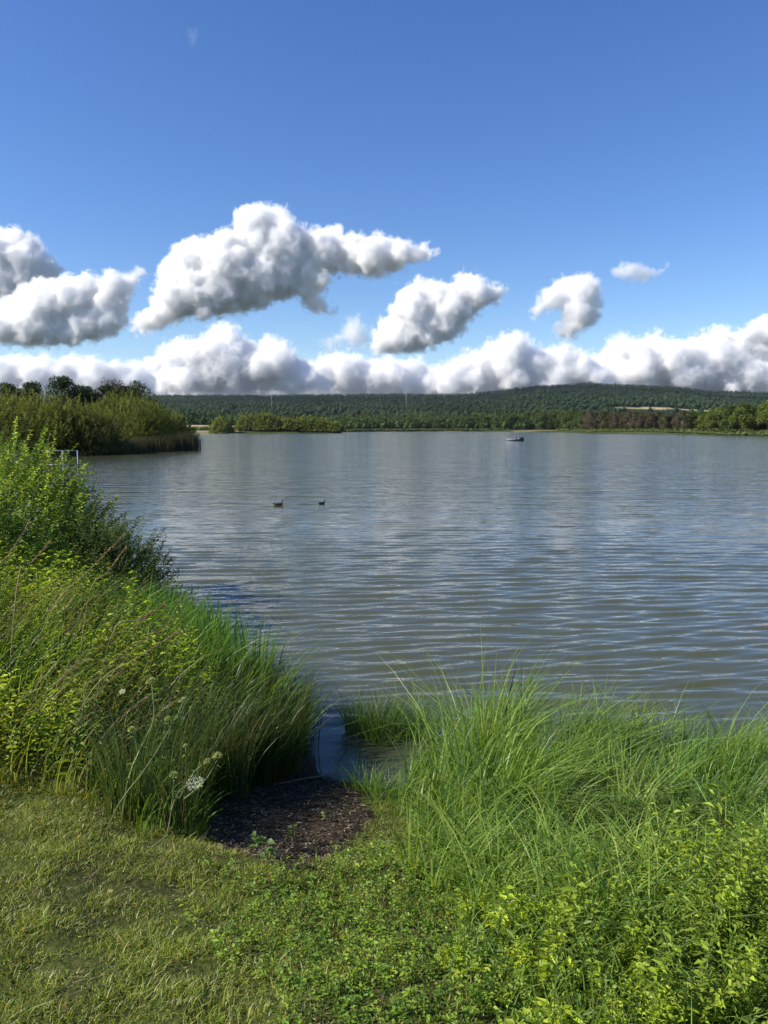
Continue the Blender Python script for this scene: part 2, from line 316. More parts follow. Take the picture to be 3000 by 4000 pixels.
n = 3600; x = r.uniform(-2.3, .3, n); y = r.uniform(1.8, 4.4, n); k = (vnoise(x*3, y*3, 48) > .0) & ~inpoly(x, y, LEFT) & ~inpoly(x, y, MUD) & (np.abs(x) < .53*y + .2); x, y = x[k], y[k]; n = len(x)
herbs(g, onground(x, y), r.uniform(.015, .045, n), r.uniform(0, 6.28, n), .6, 5, r.uniform(.008, .018, n), r.uniform(.006, .011, n), pal(r, n, [(.16,.26,.04),(.12,.2,.035),(.22,.3,.05)]), (.1,.14,.04), r, .0015, .3, .3)
tag(g.obj('ground_cover', LEAF), 'low creeping leafy herbs between the trodden turf and the tall grass', 'ground cover', kind='stuff')
# 3 yellow green weeds bottom right ---------------------------------
WEED = [(.5,3.25),(1.2,3.35),(2.0,3.2),(3.2,3.0),(3.4,2.0),(2.4,1.1),(.9,1.1),(.45,1.9),(.2,2.6)]
g = Geo(); r = np.random.default_rng(6); nc = 420; qx, qy = scatter(WEED, nc, r); ci = r.integers(0, nc, 5200); n = len(ci); cs_ = r.uniform(.55, 1.3, nc)**1.5; x = qx[ci] + r.normal(size=n)*.035; y = qy[ci] + r.normal(size=n)*.035; csz = cs_[ci]; chue = r.uniform(0, 1, nc)[ci]; cleaf = r.choice([.7, 1, 1, 1.7], nc)[ci]; cl = vnoise(x*2.6, y*2.6, 43, 3); e = np.clip(dist_edge(x, y, WEED)*2.2, .25, 1)
k = cl + r.uniform(-.3, .3, n) > -.3; x, y, cl, e, csz, chue, cleaf = x[k], y[k], cl[k], e[k], csz[k], chue[k], cleaf[k]; n = len(x)
yl = np.clip(.1 + chue*.6 + .8*vnoise(x*.9+3, y*.9, 45, 2), 0, 1)[:, None]
c = pal(r, n, [(.2,.3,.035),(.14,.23,.03)])*(1-yl) + pal(r, n, [(.42,.52,.045),(.35,.46,.04)])*yl
herbs(g, onground(x, y), r.uniform(.2, .4, n)*e*csz*(1+.5*cl), r.uniform(-3, 3, n), r.uniform(.1, .5, n), 20, r.uniform(.022, .042, n)*cleaf, r.uniform(.008, .015, n)*cleaf, c, (.16,.17,.05), r, .0025, .1, .35, shrink=.3)
n = 420; x, y = scatter(WEED, n, r)
herbs(g, onground(x, y), r.uniform(.2, .4, n), r.uniform(0, 6.28, n), .2, 9, r.uniform(.03, .055, n), r.uniform(.009, .016, n), pal(r, n, [(.14,.24,.05),(.2,.28,.06)]), (.1,.14,.04), r, .003, .2, .8)
n = 2600; x, y = scatter(WEED, n, r)
blades(g, onground(x, y), r.uniform(.15, .34, n), .006, r.uniform(-1.5, 2, n), r.uniform(.2, 1.1, n), pal(r, n, [(.12,.21,.03),(.17,.27,.04)]), 4, .3, rng=r)
n = 90; x, y = scatter([(.1,3.4),(.5,3.6),(1.6,3.4),(2.2,3.1),(1.8,2.3),(1.0,2.4),(.4,2.7)], n, r)
for cx, cy in zip(x, y):
    a_ = r.uniform(0, 6.28, 26); q_ = np.sqrt(r.uniform(0, 1, 26))*.06; xx = cx + np.cos(a_)*q_; yy = cy + np.sin(a_)*q_
    blades(g, onground(xx, yy), r.uniform(.28, .55)*r.uniform(.6, 1.1, 26), .008, a_ + r.normal(size=26)*.5, r.uniform(.3, 1.1, 26), pal(r, 26, [(.2,.32,.05),(.14,.26,.035),(.26,.34,.07)]), 5, .4, rng=r)
tag(g.obj('weeds', LEAF), 'yellow green bedstraw and small leaved weeds at bottom right', 'weeds', kind='stuff')
# 4 tall grass on the right bank ------------------------------------
g = Geo(); r = np.random.default_rng(7)
def tuft(g, cx, cy, z0, n, H, spread, w, cols, r, lean=.45, az=None, droop=.25, tip=None, rad=.12, segs=5):
    a = r.uniform(0, 6.28, n); q = np.sqrt(r.uniform(0, 1, n))*rad; x = cx + np.cos(a)*q; y = cy + np.sin(a)*q
    P = np.stack([x, y, np.full(n, z0)], -1)
    laz = a + r.normal(size=n)*.5 if az is None else az + r.normal(size=n)*spread
    return blades(g, P, H*r.uniform(.55, 1.08, n), w*r.uniform(.6, 1.3, n), laz, lean*r.uniform(.3, 1.6, n), pal(r, n, cols), segs, droop*r.uniform(.4, 1.6, n), rng=r, tipcol=tip)
gcol = [(.11,.22,.033),(.16,.28,.038),(.085,.17,.04),(.21,.32,.045)]
x, y = scatter(RIGHT, 720, r); k = (x < 3.9) & (vnoise(x*2.4, y*2.4, 53, 2) > -.38); x, y = x[k], y[k]
for cx, cy in zip(x, y):
    z0 = float(hgt(np.array([cx]), np.array([cy]))[0]) - .02; e = dist_edge(np.array([cx]), np.array([cy]), RIGHT)[0]
    top = np.interp(cx, [.2, .6, 1.0, 1.5, 2.2, 3.0], [.98, 1.08, .97, .86, .80, .80]) + .12*vnoise(np.array([cx*2]), np.array([cy*2]), 51)[0]
    H = (top - z0)*np.clip(.45 + e*1.3, .45, 1.0)
    H *= np.clip(.6 + (cy-3.0)*.4, .55, 1)
    cs = gcol[r.integers(0, 4):][:2] or gcol; hb_ = r.uniform(.85, 1.1)
    tuft(g, cx, cy, z0, 54, H*1.2*hb_, .8, .009, cs, r, r.uniform(.3, .9), r.uniform(-2.2, 2.0), r.uniform(.25, .5), rad=.11, tip=(.24,.3,.07) if r.uniform() < .3 else None)
x, y = scatter([(1.6,3.6),(2.2,4.4),(3.4,4.6),(4,3.4),(2.4,3.2)], 26, r)       # long arching rush at the right edge
for cx, cy in zip(x, y): tuft(g, cx, cy, .35, 40, .75, .4, .005, [(.2,.28,.09),(.15,.23,.06)], r, 1.0, .2, .45, rad=.08, segs=6)
tag(g.obj('tall_grass', GRASS), 'tall lush grass growing on the bank right of the inlet', 'tall grass', kind='stuff')
# leafy herbs mixed at its foot
g = Geo(); x, y = scatter([(.25,3.8),(.3,4.5),(1.2,4.2),(2.2,4.0),(2.2,3.5),(1.0,3.4)], 700, r); n = len(x)
herbs(g, onground(x, y), r.uniform(.15, .4, n), r.uniform(-1, 1, n), .2, 16, r.uniform(.02, .04, n), r.uniform(.007, .014, n), pal(r, n, [(.13,.22,.03),(.1,.17,.03)]), (.1,.14,.04), r, .003)
tag(g.obj('herbs', LEAF), 'leafy herbs at the foot of the tall grass', 'herbs', kind='stuff')
# sedge clump standing in the inlet, and the low tufts on its near side
sedge = [(.05,.085,.028),(.07,.11,.03),(.10,.10,.04)]
def sedge_clump(pts, label, name, H, n, w=.005, seed=0, cols=sedge, lean=.35):
    r = np.random.default_rng(seed); g = Geo()
    for cx, cy in pts: tuft(g, cx, cy, float(hgt(np.array([cx]), np.array([cy]))[0]) - .01, n, H*r.uniform(.8, 1.1), .8, w, cols, r, lean, None, .2, rad=.1)
    x0, y0 = np.mean(pts, 0); o = g.obj(name, GRASS); return tag(o, label, 'sedge')
sedge_clump([(-.12,6.35),(-.02,6.2),(.1,6.3),(.22,6.4),(.33,6.25),(.0,6.5),(-.22,6.45)], 'dark sedge clump standing in the water between the inlet and the tall grass', 'sedge_clump', .62, 190, seed=1, cols=sedge[:2] + gcol[:2], w=.006)
sedge_clump([(.02,5.3),(-.1,5.2),(.12,5.15),(.15,4.95),(.0,5.0),(-.18,5.3),(.28,5.35)], 'low green sedge tuft on the near edge of the inlet beside the stick', 'sedge_clump', .26, 60, seed=2, cols=gcol, lean=.6)
# 5 left bank: dark sedge at the water, iris, herbs, grasses ----------
g = Geo(); r = np.random.default_rng(8)
x, y = scatter([(-.6,5.85),(-.72,5.3),(-1.0,4.75),(-1.35,4.6),(-1.7,5.6),(-1.6,6.6),(-1.1,6.9),(-.72,6.4)], 95, r)
for cx, cy in zip(x, y): tuft(g, cx, cy, float(hgt(np.array([cx]), np.array([cy]))[0])-.01, 85, .74*r.uniform(.8, 1.1), .8, .0065, sedge + [(.06,.11,.03)], r, .32, None, .2, rad=.12)
for cx, cy in ((-1.12,3.95),(-1.2,4.1),(-1.15,4.3),(-1.2,4.5),(-1.12,4.65),(-1.15,4.85),(-1.05,5.0),(-1.3,4.2),(-1.35,4.45),(-1.3,4.7),(-1.0,5.2),(-.85,5.35),(-1.4,4.0),(-1.5,4.3),(-1.55,4.55)):  # extra clumps added to throw shade over the bare soil
    tuft(g, cx, cy, float(hgt(np.array([cx]), np.array([cy]))[0])-.01, 80, .8*r.uniform(.8, 1.1), .8, .0065, sedge + [(.06,.11,.03)], r, .28, None, .2, rad=.11)
tag(g.obj('sedge', GRASS), 'dark sedge overhanging the left side of the inlet', 'sedge', kind='stuff')
g = Geo(); r = np.random.default_rng(9)          # sword leaved iris
x, y = scatter([(-1.0,6.5),(-1.5,6.3),(-2.4,7.0),(-3.1,8.2),(-2.6,9.0),(-1.9,8.1),(-1.3,7.1)], 150, r)
for cx, cy in zip(x, y):
    tuft(g, cx, cy, float(hgt(np.array([cx]), np.array([cy]))[0])-.01, 13, r.uniform(.75, 1.08), .8, .02, [(.08,.2,.03),(.11,.24,.035),(.06,.15,.03)], r, .16, None, .06, rad=.09, segs=4)
tag(g.obj('iris_leaves', GRASS), 'upright sword shaped iris leaves along the left waterline', 'iris leaves', kind='stuff')
g = Geo(); r = np.random.default_rng(10)         # herbs of the left bank
HB = [(-1.1,4.4),(-1.6,4.3),(-2.4,4.35),(-4.5,4.4),(-5.5,6.5),(-4,8.6),(-2.6,7.9),(-1.7,6.6),(-1.25,5.6)]
n = 1900; x, y = scatter(HB, n, r); z = hgt(x, y); back = np.clip((y - 4.1)/2.2, .35, 1); e = np.clip(dist_edge(x, y, HB)*2.5+.3, .3, 1)
top = .3 + .75*back*e + .15*vnoise(x*1.3, y*1.3, 61)
lit = np.clip(.65+1.5*vnoise(x*1.2, y*1.2, 62, 2), 0, 1)[:, None]  # noise patches of sunlit brightness painted into the herb colours
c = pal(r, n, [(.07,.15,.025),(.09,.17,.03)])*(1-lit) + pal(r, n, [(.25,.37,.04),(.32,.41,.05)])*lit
herbs(g, onground(x, y), top*r.uniform(.6, 1.1, n), r.uniform(-.6, .9, n), .2, 20, r.choice([.035, .05, .08, .11], n)*r.uniform(.8, 1.2, n), r.choice([.012, .018, .026], n)*r.uniform(.8, 1.2, n), c, (.1,.12,.04), r, .005, .12, .45)
tag(g.obj('leafy_herbs', LEAF), 'waist high leafy herbs and nettles on the left bank', 'herbs', kind='stuff')
g = Geo(); r = np.random.default_rng(12)         # grasses between them
n = 24000; x, y = scatter(LEFT, n, r); k = y < 9.5; x, y = x[k], y[k]; n = len(x); e = np.clip(dist_edge(x, y, LEFT)*2.0+.35, .35, 1); back = np.clip((y-3.7)/2.2, .3, 1)
dry = (vnoise(x*1.1+5, y*1.1, 64, 2) > .12) & (x < -1.7)
c = np.where(dry[:, None], pal(r, n, [(.24,.27,.08),(.33,.3,.14),(.2,.28,.045)]), pal(r, n, [(.15,.26,.035),(.09,.18,.03),(.2,.31,.04)]))
blades(g, onground(x, y), (.28+.75*back*e)*r.uniform(.5, 1.15, n), .009, r.normal(size=n)*.7, r.uniform(.1, .8, n), c, 5, .25, rng=r)
tag(g.obj('bank_grass', GRASS), 'mixed green and straw coloured grass on the left bank', 'grass', kind='stuff')
g = Geo(); r = np.random.default_rng(13)         # many thin dry flowering stalks leaning right
n = 120; x, y = scatter([(-1.7,4.3),(-2.4,4.4),(-4.2,4.4),(-4.6,6.2),(-2.8,6.6),(-1.9,5.3)], n, r)
def panicles(g, P, H, lean, laz, r, col=(.22,.19,.09), w=.0028):
    n = len(P); ctr = blades(g, P, H, w, laz, lean, pal(r, n, [col]), 6, .1, .25, rng=r, lin=1.3)
    k = 26; t = .72 + .28*(np.arange(k)+r.uniform(0, 1, (n, k)))/k; f = t*6; a = np.clip(f.astype(int), 0, 5); f = (f-a)[..., None]; I = np.arange(n)[:, None]
    pos = ctr[I, a]*(1-f) + ctr[I, a+1]*f; ax = nrm(ctr[I, a+1]-ctr[I, a]); D = nrm(ax + r.normal(size=ax.shape)*.35)
    leaves(g, pos.reshape(-1, 3), D.reshape(-1, 3), r.uniform(.012, .03, n*k), .004, np.repeat(pal(r, n, [(.3,.22,.13),(.36,.28,.16),(.25,.16,.11)]), k, 0), r)
panicles(g, onground(x, y), r.uniform(.6, 1.05, n), r.uniform(.4, 1.0, n), r.normal(size=n)*.25, r)
tag(g.obj('dry_grass_stalks', DRY), 'thin pinkish dry grass stalks leaning right over the left bank', 'dry grass', kind='stuff')
lab = ['longest pale dry grass stalk leaning across the dark bush', 'dry grass stalk just below the longest one leaning over the bush', 'dry grass stalk arching against the dark bush at the left edge', 'short dry grass stalk beside the left edge below the bush', 'bent dry grass stalk above the iris leaves', 'dry grass stalk crossing the dark hollow of the left bank']
for (p0, p1, Y, l) in [((250,2330),(480,2090),5.6,0),((370,2300),(490,2140),5.5,1),((-10,2240),(115,2040),5.3,2),((90,2240),(190,2120),5.3,3),((470,2460),(640,2365),5.0,4),((430,2640),(700,2465),4.7,5)]:
    g = Geo(); a = at(*p0, Y); b = at(*p1, Y+.1); d = b-a; base = a - d*.9 - np.array([0, 0, .25]); base[2] = max(float(hgt(base[0:1], base[1:2])[0])-.02, .2)
    pts = spline([base, a-d*.2, a+d*.4, b], 14); tube(g, pts, np.linspace(.0035, .0012, 14), (.4,.31,.17), 4)
    r = np.random.default_rng(l); k = 70; t = np.clip(r.uniform(.62, 1, k), 0, .999)*13; i_ = t.astype(int); f = (t-i_)[:, None]; pos = pts[i_]*(1-f)+pts[i_+1]*f
    leaves(g, pos, nrm(d)[None] + r.normal(size=(k, 3))*.3, r.uniform(.015, .035, k), .005, pal(r, k, [(.42,.32,.19),(.36,.25,.15)]), r)
    tag(g.obj('grass_stalk', DRY), lab[l], 'grass stalk', 'tall dry grass stalks on the left bank')
# 6 near willow bush -------------------------------------------------
def bush(center, R, n, nl, LL, LW, twig, cols, seed, name='bush', bark=(.08,.06,.04), up=.6, mat=None, lowcut=.0, stems=9, core=True, sw=.006, fine=1.0):
    """leafy dome: twigs spread through an ellipsoid, leaves child + stems child; built round the origin"""
    r = np.random.default_rng(seed); o = empty(name, center); R = np.array(R, float)
    d = nrm(r.normal(size=(n, 3))); d[:, 2] = np.abs(d[:, 2])*1.15 - .12; d = nrm(d); rad = r.uniform(.45, 1, n)**.5
    lump = 1 + .16*vnoise(np.arctan2(d[:, 1], d[:, 0])*2.2 + seed, d[:, 2]*3.3, seed % 9, 3)*1.4
    P = d*R*(rad*lump)[:, None]; lo = r.uniform(size=n) < .3; P[lo, 2] *= r.uniform(0, 1, lo.sum()); P[:, 2] = np.maximum(P[:, 2], .02*R[2])
    ax = nrm(d + np.array([0, 0, up]) + r.normal(size=(n, 3))*.3); H = twig*r.uniform(.6, 1.4, n)
    g = Geo(); cc = pal(r, n, cols, .18)
    horiz = np.linalg.norm(ax[:, :2], axis=1); laz = np.arctan2(ax[:, 1], ax[:, 0])
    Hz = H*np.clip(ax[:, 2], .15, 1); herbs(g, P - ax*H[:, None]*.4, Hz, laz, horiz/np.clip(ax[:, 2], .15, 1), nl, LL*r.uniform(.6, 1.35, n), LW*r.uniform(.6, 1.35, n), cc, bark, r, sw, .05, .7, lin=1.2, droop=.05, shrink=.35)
    g.obj('leaves', mat or LEAF, o); 
    g = Geo()
    for k in range(stems):
        a = r.uniform(0, 6.28); e = r.uniform(.35, .9); q = np.array([math.cos(a)*e, math.sin(a)*e, 0])*R; tp = q*.8 + np.array([0, 0, R[2]*r.uniform(.5, .85)*math.sqrt(max(.05, 1-e*e*.7))])
        tube(g, spline([q*.08 + [0, 0, -.3], q*.35 + [0, 0, tp[2]*.4], tp], 7), np.linspace(.035, .008, 7)*R[2]/2, bark, 5)
    g.obj('stems', BARK, o); return o
b = bush((-5.75, 10.6, .4), (2.35, 2.0, 2.15), 3000, 26, .06, .03, .42, [(.10,.19,.03),(.16,.26,.035),(.23,.34,.045),(.28,.37,.06)], 3, 'willow_bush')
tag(b, 'large round leafy willow bush at left beside the railing', 'bush', 'bushes on the near left shore')
b = bush((-3.75, 9.7, .1), (1.15, 1.0, 1.45), 1300, 24, .045, .022, .35, [(.05,.10,.03),(.07,.12,.03)], 4, 'willow_bush')  # leaf colours darkened to paint the bush's shaded right side
tag(b, 'middle bush, coloured dark as in shade, leaning over the water right of the large willow bush', 'bush', 'bushes on the near left shore')
b = bush((-2.75, 8.9, .0), (.75, .7, .75), 600, 22, .04, .02, .28, [(.05,.10,.03),(.06,.11,.03)], 6, 'willow_bush')  # same shaded side continued low down, shade put into the leaf colours
tag(b, 'lowest bush, coloured dark as in shade, at the waterline just above the iris leaves', 'bush', 'bushes on the near left shore')
b = bush((-4.9, 8.2, .5), (1.5, 1.2, 1.6), 1700, 22, .06, .033, .4, [(.12,.22,.03),(.22,.33,.045)], 5, 'willow_bush')
tag(b, 'leafy bush at the left edge in front of the large willow bush', 'bush', 'bushes on the near left shore')

# ------------------------------------------------------------------ wild carrot, seedlings, other single plants
UMB = (.62,.66,.6); STEM = (.2,.25,.11); BUD = (.42,.5,.2)
def umbel(parent, c, rad, n, r, name='umbel'):
    g = Geo(); 
    for k in range(n):
        a = k*2.4; q = math.sqrt((k+.5)/n)*rad; e = np.array(c) + [math.cos(a)*q, math.sin(a)*q*.75, q*q/rad*.15 - .0 + math.sin(a)*q*.45]
        tube(g, [np.array(c) - [0, 0, rad*.7], e], .0007, STEM, 3, False)
        m_ = 9; pp = e + r.normal(size=(m_, 3))*rad*.075
        leaves(g, pp, r.normal(size=(m_, 3)), .006, .006, pal(r, m_, [UMB], .08), r)
    return g.obj(name, LEAF, parent)
def bud(parent, c, rad, r):
    g = Geo(); k = 70; d = nrm(r.normal(size=(k, 3))); d[:, 2] = np.abs(d[:, 2])*1.2-.35
    rad *= 1.3; leaves(g, np.array(c)+d*rad*.5, d + [0, 0, .4], rad*.9, rad*.35, pal(r, k, [BUD, (.4,.44,.24)]), r); return g.obj('flower_bud', LEAF, parent)
def carrot(stems, buds, umb, label, seed):
    o = empty('wild_carrot', tuple(stems[0][0])); r = np.random.default_rng(seed); off = np.array(stems[0][0])
    g = Geo()
    for pts in stems:
        p = spline(np.array(pts) - off, 12); tube(g, p, np.linspace(.0036, .0018, 12), pal(r, 1, [(.28,.33,.17)])[0], 5)
        k = 10; i_ = r.integers(2, 11, k); leaves(g, p[i_], nrm(r.normal(size=(k, 3)) + [0, 0, .8]), r.uniform(.02, .05, k), .007, pal(r, k, [(.13,.19,.06)]), r)
    g.obj('stem', LEAF, o)
    for (c, q) in buds: bud(o, np.array(c)-off, q, r)
    for (c, q) in umb: umbel(o, np.array(c)-off, q, 30, r)
    return tag(o, label, 'wildflower', 'wild carrots on the left bank')
A_ = lambda px, py, Y=3.75: tuple(at(px, py, Y))
def foot(px, Y): x_ = (px-1500)/F*Y*1.02; return (x_, Y, float(hgt(np.array([x_]), np.array([Y]))[0]))
carrot([[foot(560,3.6), A_(645,3265,3.65), A_(665,3190), A_(680,3045)], [A_(668,3170), A_(700,3090), A_(758,3070)], [A_(700,3120), A_(755,3020), A_(810,2975)], [A_(720,3120), A_(800,3050), A_(850,2965)]],
       [(A_(680,3030), .016), (A_(810,2975), .013), (A_(850,2955), .017)], [(A_(760,3062,3.7), .044)], 'wild carrot with an open white umbel and three buds beside the bare soil', 1)
carrot([[foot(380,3.75), A_(470,3130), A_(570,3000), A_(650,2870), A_(695,2790), A_(713,2745)], [A_(665,2845), A_(660,2830), A_(656,2812)]], [(A_(715,2738), .014), (A_(656,2808), .012)], [], 'long curved wild carrot stem with a single round bud against the dark hollow', 2)
carrot([[foot(440,3.85), A_(500,3040,3.8), A_(560,2900,3.85), A_(598,2820,3.85), A_(600,2750,3.85), A_(592,2672,3.85)], [A_(540,2960,3.85), A_(530,2900,3.85), A_(515,2855,3.85)]], [(A_(590,2662,3.85), .016), (A_(513,2850,3.85), .013)], [(A_(478,2702,3.9), .014)], 'wild carrot with upright bud beside a faint small umbel at the left', 3)
carrot([[foot(620,3.9), A_(640,3200,3.9), A_(720,3060,3.9), A_(725,2920,3.9)]], [(A_(725,2915,3.9), .01)], [], 'thin wild carrot with a tiny bud behind the open umbel', 4)
def seedling(px, py, h, label, seed, col=(.12,.2,.05)):
    r = np.random.default_rng(seed); P = None
    rr_ = ray(px, py); ts = np.linspace(2, 9, 800); q = EYE + rr_*ts[:, None]; k = int(np.argmax(q[:, 2] <= hgt(q[:, 0], q[:, 1]))); b0 = q[k]
    o = empty('seedling', tuple(b0)); g = Geo(); tube(g, spline([(0, 0, -.01), (.004, 0, h*.6), (.01, 0, h)], 5), .0015, STEM, 4); g.obj('stem', LEAF, o)
    g = Geo(); n = 9; z = r.uniform(.3, 1, n)*h; a = r.uniform(0, 6.28, n); leaves(g, np.stack([z*0, z*0, z], -1), np.stack([np.cos(a), np.sin(a), np.full(n, .3)], -1), h*.4, h*.24, pal(r, n, [col]), r); g.obj('leaf', LEAF, o)
    return tag(o, label, 'seedling', 'seedlings on the bare soil')
seedling(1000, 3335, .1, 'small green seedling on the near edge of the bare soil, nearest the carrot', 1)
seedling(1145, 3290, .1, 'pale green seedling in the middle of the bare soil edge', 2)
seedling(1270, 3215, .08, 'small light green seedling alone on the right of the bare soil', 3, (.25,.3,.12))
seedling(1040, 3390, .14, 'bushy green seedling between turf and bare soil', 4)
o = empty('climbing_plant', (1.93, 3.5, .5)); r = np.random.default_rng(4); g = Geo(); off = np.array([1.93, 3.5, .5])
pts = [np.array((1.93,3.5,.45)), at(2960,3520,3.6), at(2985,3420,3.6), at(2975,3270,3.6)]; tube(g, spline(np.array(pts)-off, 10), .003, (.2,.24,.09), 5); g.obj('stem', LEAF, o)
for (px, py, s) in [(2972,3310,.05),(2985,3385,.055),(2968,3450,.06),(2990,3500,.05),(2955,3560,.05)]:
    g = Geo(); c = at(px, py, 3.58)-off; leaves(g, np.array([c]), np.array([[r.normal()*.5, -.6, -.5]]), s*1.2, s, (.3,.36,.12), r); g.obj('leaf', LEAF, o)
tag(o, 'climbing plant with pale heart shaped leaves at the right edge', 'plant')
for (px, py0, py1, Y, l) in [(2765,2950,2745,5.0,'tallest upright sword leaf above the tall grass at right'),(2672,2930,2750,5.0,'upright pointed leaf left of the tallest sword leaf'),(2702,2950,2790,5.05,'shorter pointed leaf between the two tall sword leaves'),(1960,2760,2590,5.3,'dark bent leaf sticking out above the tallest grass')]:
    g = Geo(); a = at(px, py0, Y); b2 = at(px + (60 if px < 2000 else 4), py1, Y); base = a.copy(); base[2] -= .35; H = b2[2]-base[2]
    r = np.random.default_rng(px); blades(g, np.array([base]), H, .02, 0, (b2[0]-base[0])/H, (.14,.24,.05) if px > 2000 else (.04,.09,.04), 6, 0, faz=np.array([.2]), rng=r, lin=1.6)
    tag(g.obj('sword_leaf', GRASS), l, 'leaf', 'sword leaves above the tall grass')
# flower in the turf, scrap on the soil
def ground_at(px, py):
    rr_ = ray(px, py); ts = np.linspace(2, 9, 1600); q = EYE + rr_*ts[:, None]; k = int(np.argmax(q[:, 2] <= hgt(q[:, 0], q[:, 1]))); return q[k]
c = ground_at(430, 3530); o = empty('hawkbit', tuple(c)); g = Geo(); tube(g, [(0, 0, 0), (0, .005, .05)], .0012, STEM, 4); g.obj('stem', LEAF, o)
g = Geo(); n = 24; a = np.linspace(0, 6.28, n); leaves(g, np.tile([0, .005, .05], (n, 1)), np.stack([np.cos(a), np.sin(a), np.full(n, .35)], -1), .014, .005, (.62,.6,.25), np.random.default_rng(1)); g.obj('petals', LEAF, o)
tag(o, 'single pale yellow flower in the short grass at lower left', 'flower')
g = Geo(); c = ground_at(925, 3090); r = np.random.default_rng(2); n = 14
leaves(g, np.array(c) + np.stack([r.normal(size=n)*.006, np.zeros(n), r.uniform(.03, .1, n)], -1), nrm(r.normal(size=(n, 3))), .022, .012, pal(r, n, [(.45,.55,.58)]), r)
tube(g, [c, c + [0, 0, .09]], .0015, STEM, 4); tag(g.obj('pale_flower', LEAF), 'small bluish white flower spike at the far left of the bare soil', 'flower')
# stick and debris on the bare soil
g = Geo(); a = ground_at(1085, 3072); b2 = ground_at(1240, 3066); c = ground_at(1335, 3045); off = a.copy()
pts = np.array([a + [0, 0, .02], (a+c)/2 + [0, .01, .035], c + [0, 0, .05]]); tube(g, spline(pts, 12), np.linspace(.003, .006, 12), (.24,.19,.13), 6); tag(g.obj('stick', BARK), 'thin pale stick lying across the bare soil at the edge of the inlet', 'stick')
g = Geo(); r = np.random.default_rng(14); n = 4200; x, y = scatter(MUD, n, r); P = onground(x, y, .006); a = r.uniform(0, 6.28, n)
a = r.normal(size=n)*.5 + np.where(r.uniform(size=n) < .3, 1.5, 0); cols = pal(r, n, [(.06,.045,.03),(.09,.07,.045),(.15,.12,.08),(.07,.055,.04),(.24,.2,.14)], .25); ln = r.uniform(.012, .05, n)
leaves(g, P, np.stack([np.cos(a), np.sin(a), r.normal(size=n)*.12], -1), ln, r.uniform(.003, .008, n), cols, r, fold=.1, droop=.0)
tag(g.obj('litter', WOOD), 'dark wood chips and leaf litter on the bare soil by the inlet', 'litter', kind='stuff')

# ------------------------------------------------------------------ railing of the little landing stage
o = empty('railing', tuple(at(300, 1990, 25))); o.location.z = 0; off = np.array(o.location)
gal = (.17,.18,.18); dk = (.1,.11,.11)
def rail_pt(px, z): x_ = (px-1500)/F*25; return np.array([x_*1.0, 25, z]) - off
pz = lambda py: 2.6 + (HOR-py)/F*25
for px in (247, 306):
    g = Geo(); p = rail_pt(px, 0); tube(g, [p + [0, 0, -1.2], p + [0, 0, 1.0], p + [0, 0, pz(1758)]], .022, gal, 8); g.obj('post', PAINT, o)
for py, col, rd in ((1760, gal, .015), (1815, dk, .028)):
    g = Geo(); a = rail_pt(247, pz(py)); b2 = rail_pt(306, pz(py)); tube(g, [a - [.7, 0, 0], b2 + [.0, 0, 0]], rd, col, 8); ob = g.obj('rail', PAINT, o)
for k in range(5):
    g = Geo(); box(g, np.array([-.35-.0, -.5+.22*k, .55]), (1.7, .2, .04), pal(np.random.default_rng(k), 1, [(.2,.18,.15)])[0]); g.obj('plank', WOOD, o)
tag(o, 'grey metal railing of a small landing stage behind the willow bush', 'railing')

# ------------------------------------------------------------------ water birds
def bird(px, py, L, yaw, label, k):
    p = at(px, py, 2.6/math.tan(math.atan((py-2000)/F)+PITCH)) ; loc = (p[0], p[1], .0)
    bm = bmesh.new()
    def sp(c, s, rot=0):
        bmesh.ops.create_icosphere(bm, subdivisions=3, radius=1, matrix=Matrix.Translation(c)@Matrix.Rotation(rot, 4, 'Y')@Matrix.Diagonal((*s, 1)))
    sp((0, 0, .045), (.17, .075, .06)); sp((-.12, 0, .06), (.10, .05, .035), .25); sp((.1, 0, .055), (.08, .062, .055))
    for t in np.linspace(0, 1, 7): sp((.135+.025*t, 0, .08+.1*t), (.03-.01*t, .027-.009*t, .03))
    sp((.172, 0, .195), (.034, .024, .024))
    me = bpy.data.meshes.new('body'); bm.to_mesh(me); bm.free()
    o = empty('water_bird', loc); o.rotation_euler.z = yaw; s = L*.85/.34; o.scale = (s, s, s)
    a = me.color_attributes.new('tint', 'FLOAT_COLOR', 'POINT'); a.data.foreach_set('color', np.tile([.022, .02, .018, 1], len(me.vertices)).astype('f'))
    b = bpy.data.objects.new('body', me); C.objects.link(b); b.parent = o; me.materials.append(mat_bird)
    md = b.modifiers.new('remesh', 'REMESH'); md.mode = 'VOXEL'; md.voxel_size = .008; md.use_smooth_shade = True
    g = Geo(); tube(g, [(.2, 0, .193), (.225, 0, .19), (.25, 0, .186)], [.011, .008, .002], (.35,.16,.08), 6); g.obj('bill', FEATHER, o)
    for s_ in (-1, 1):
        g = Geo(); tube(g, [(.182, s_*.0215, .2), (.182, s_*.024, .2)], .004, (.2,.02,.02), 6); g.obj('eye', FEATHER, o)
    return tag(o, label, 'bird', 'water birds swimming on the lake')
def mk_bird():
    m, n, out = nodes('dark plumage'); p = n.nodes.new('ShaderNodeBsdfPrincipled'); t = n.nodes.new('ShaderNodeTexNoise'); t.inputs['Scale'].default_value = 60
    r_ = n.nodes.new('ShaderNodeValToRGB'); r_.color_ramp.elements[0].color = (.008,.008,.009,1); r_.color_ramp.elements[1].color = (.045,.034,.026,1)
    n.links.new(t.outputs[0], r_.inputs[0]); n.links.new(r_.outputs[0], p.inputs[0]); p.inputs['Roughness'].default_value = .6; n.links.new(p.outputs[0], out.inputs[0]); return m
mat_bird = mk_bird()
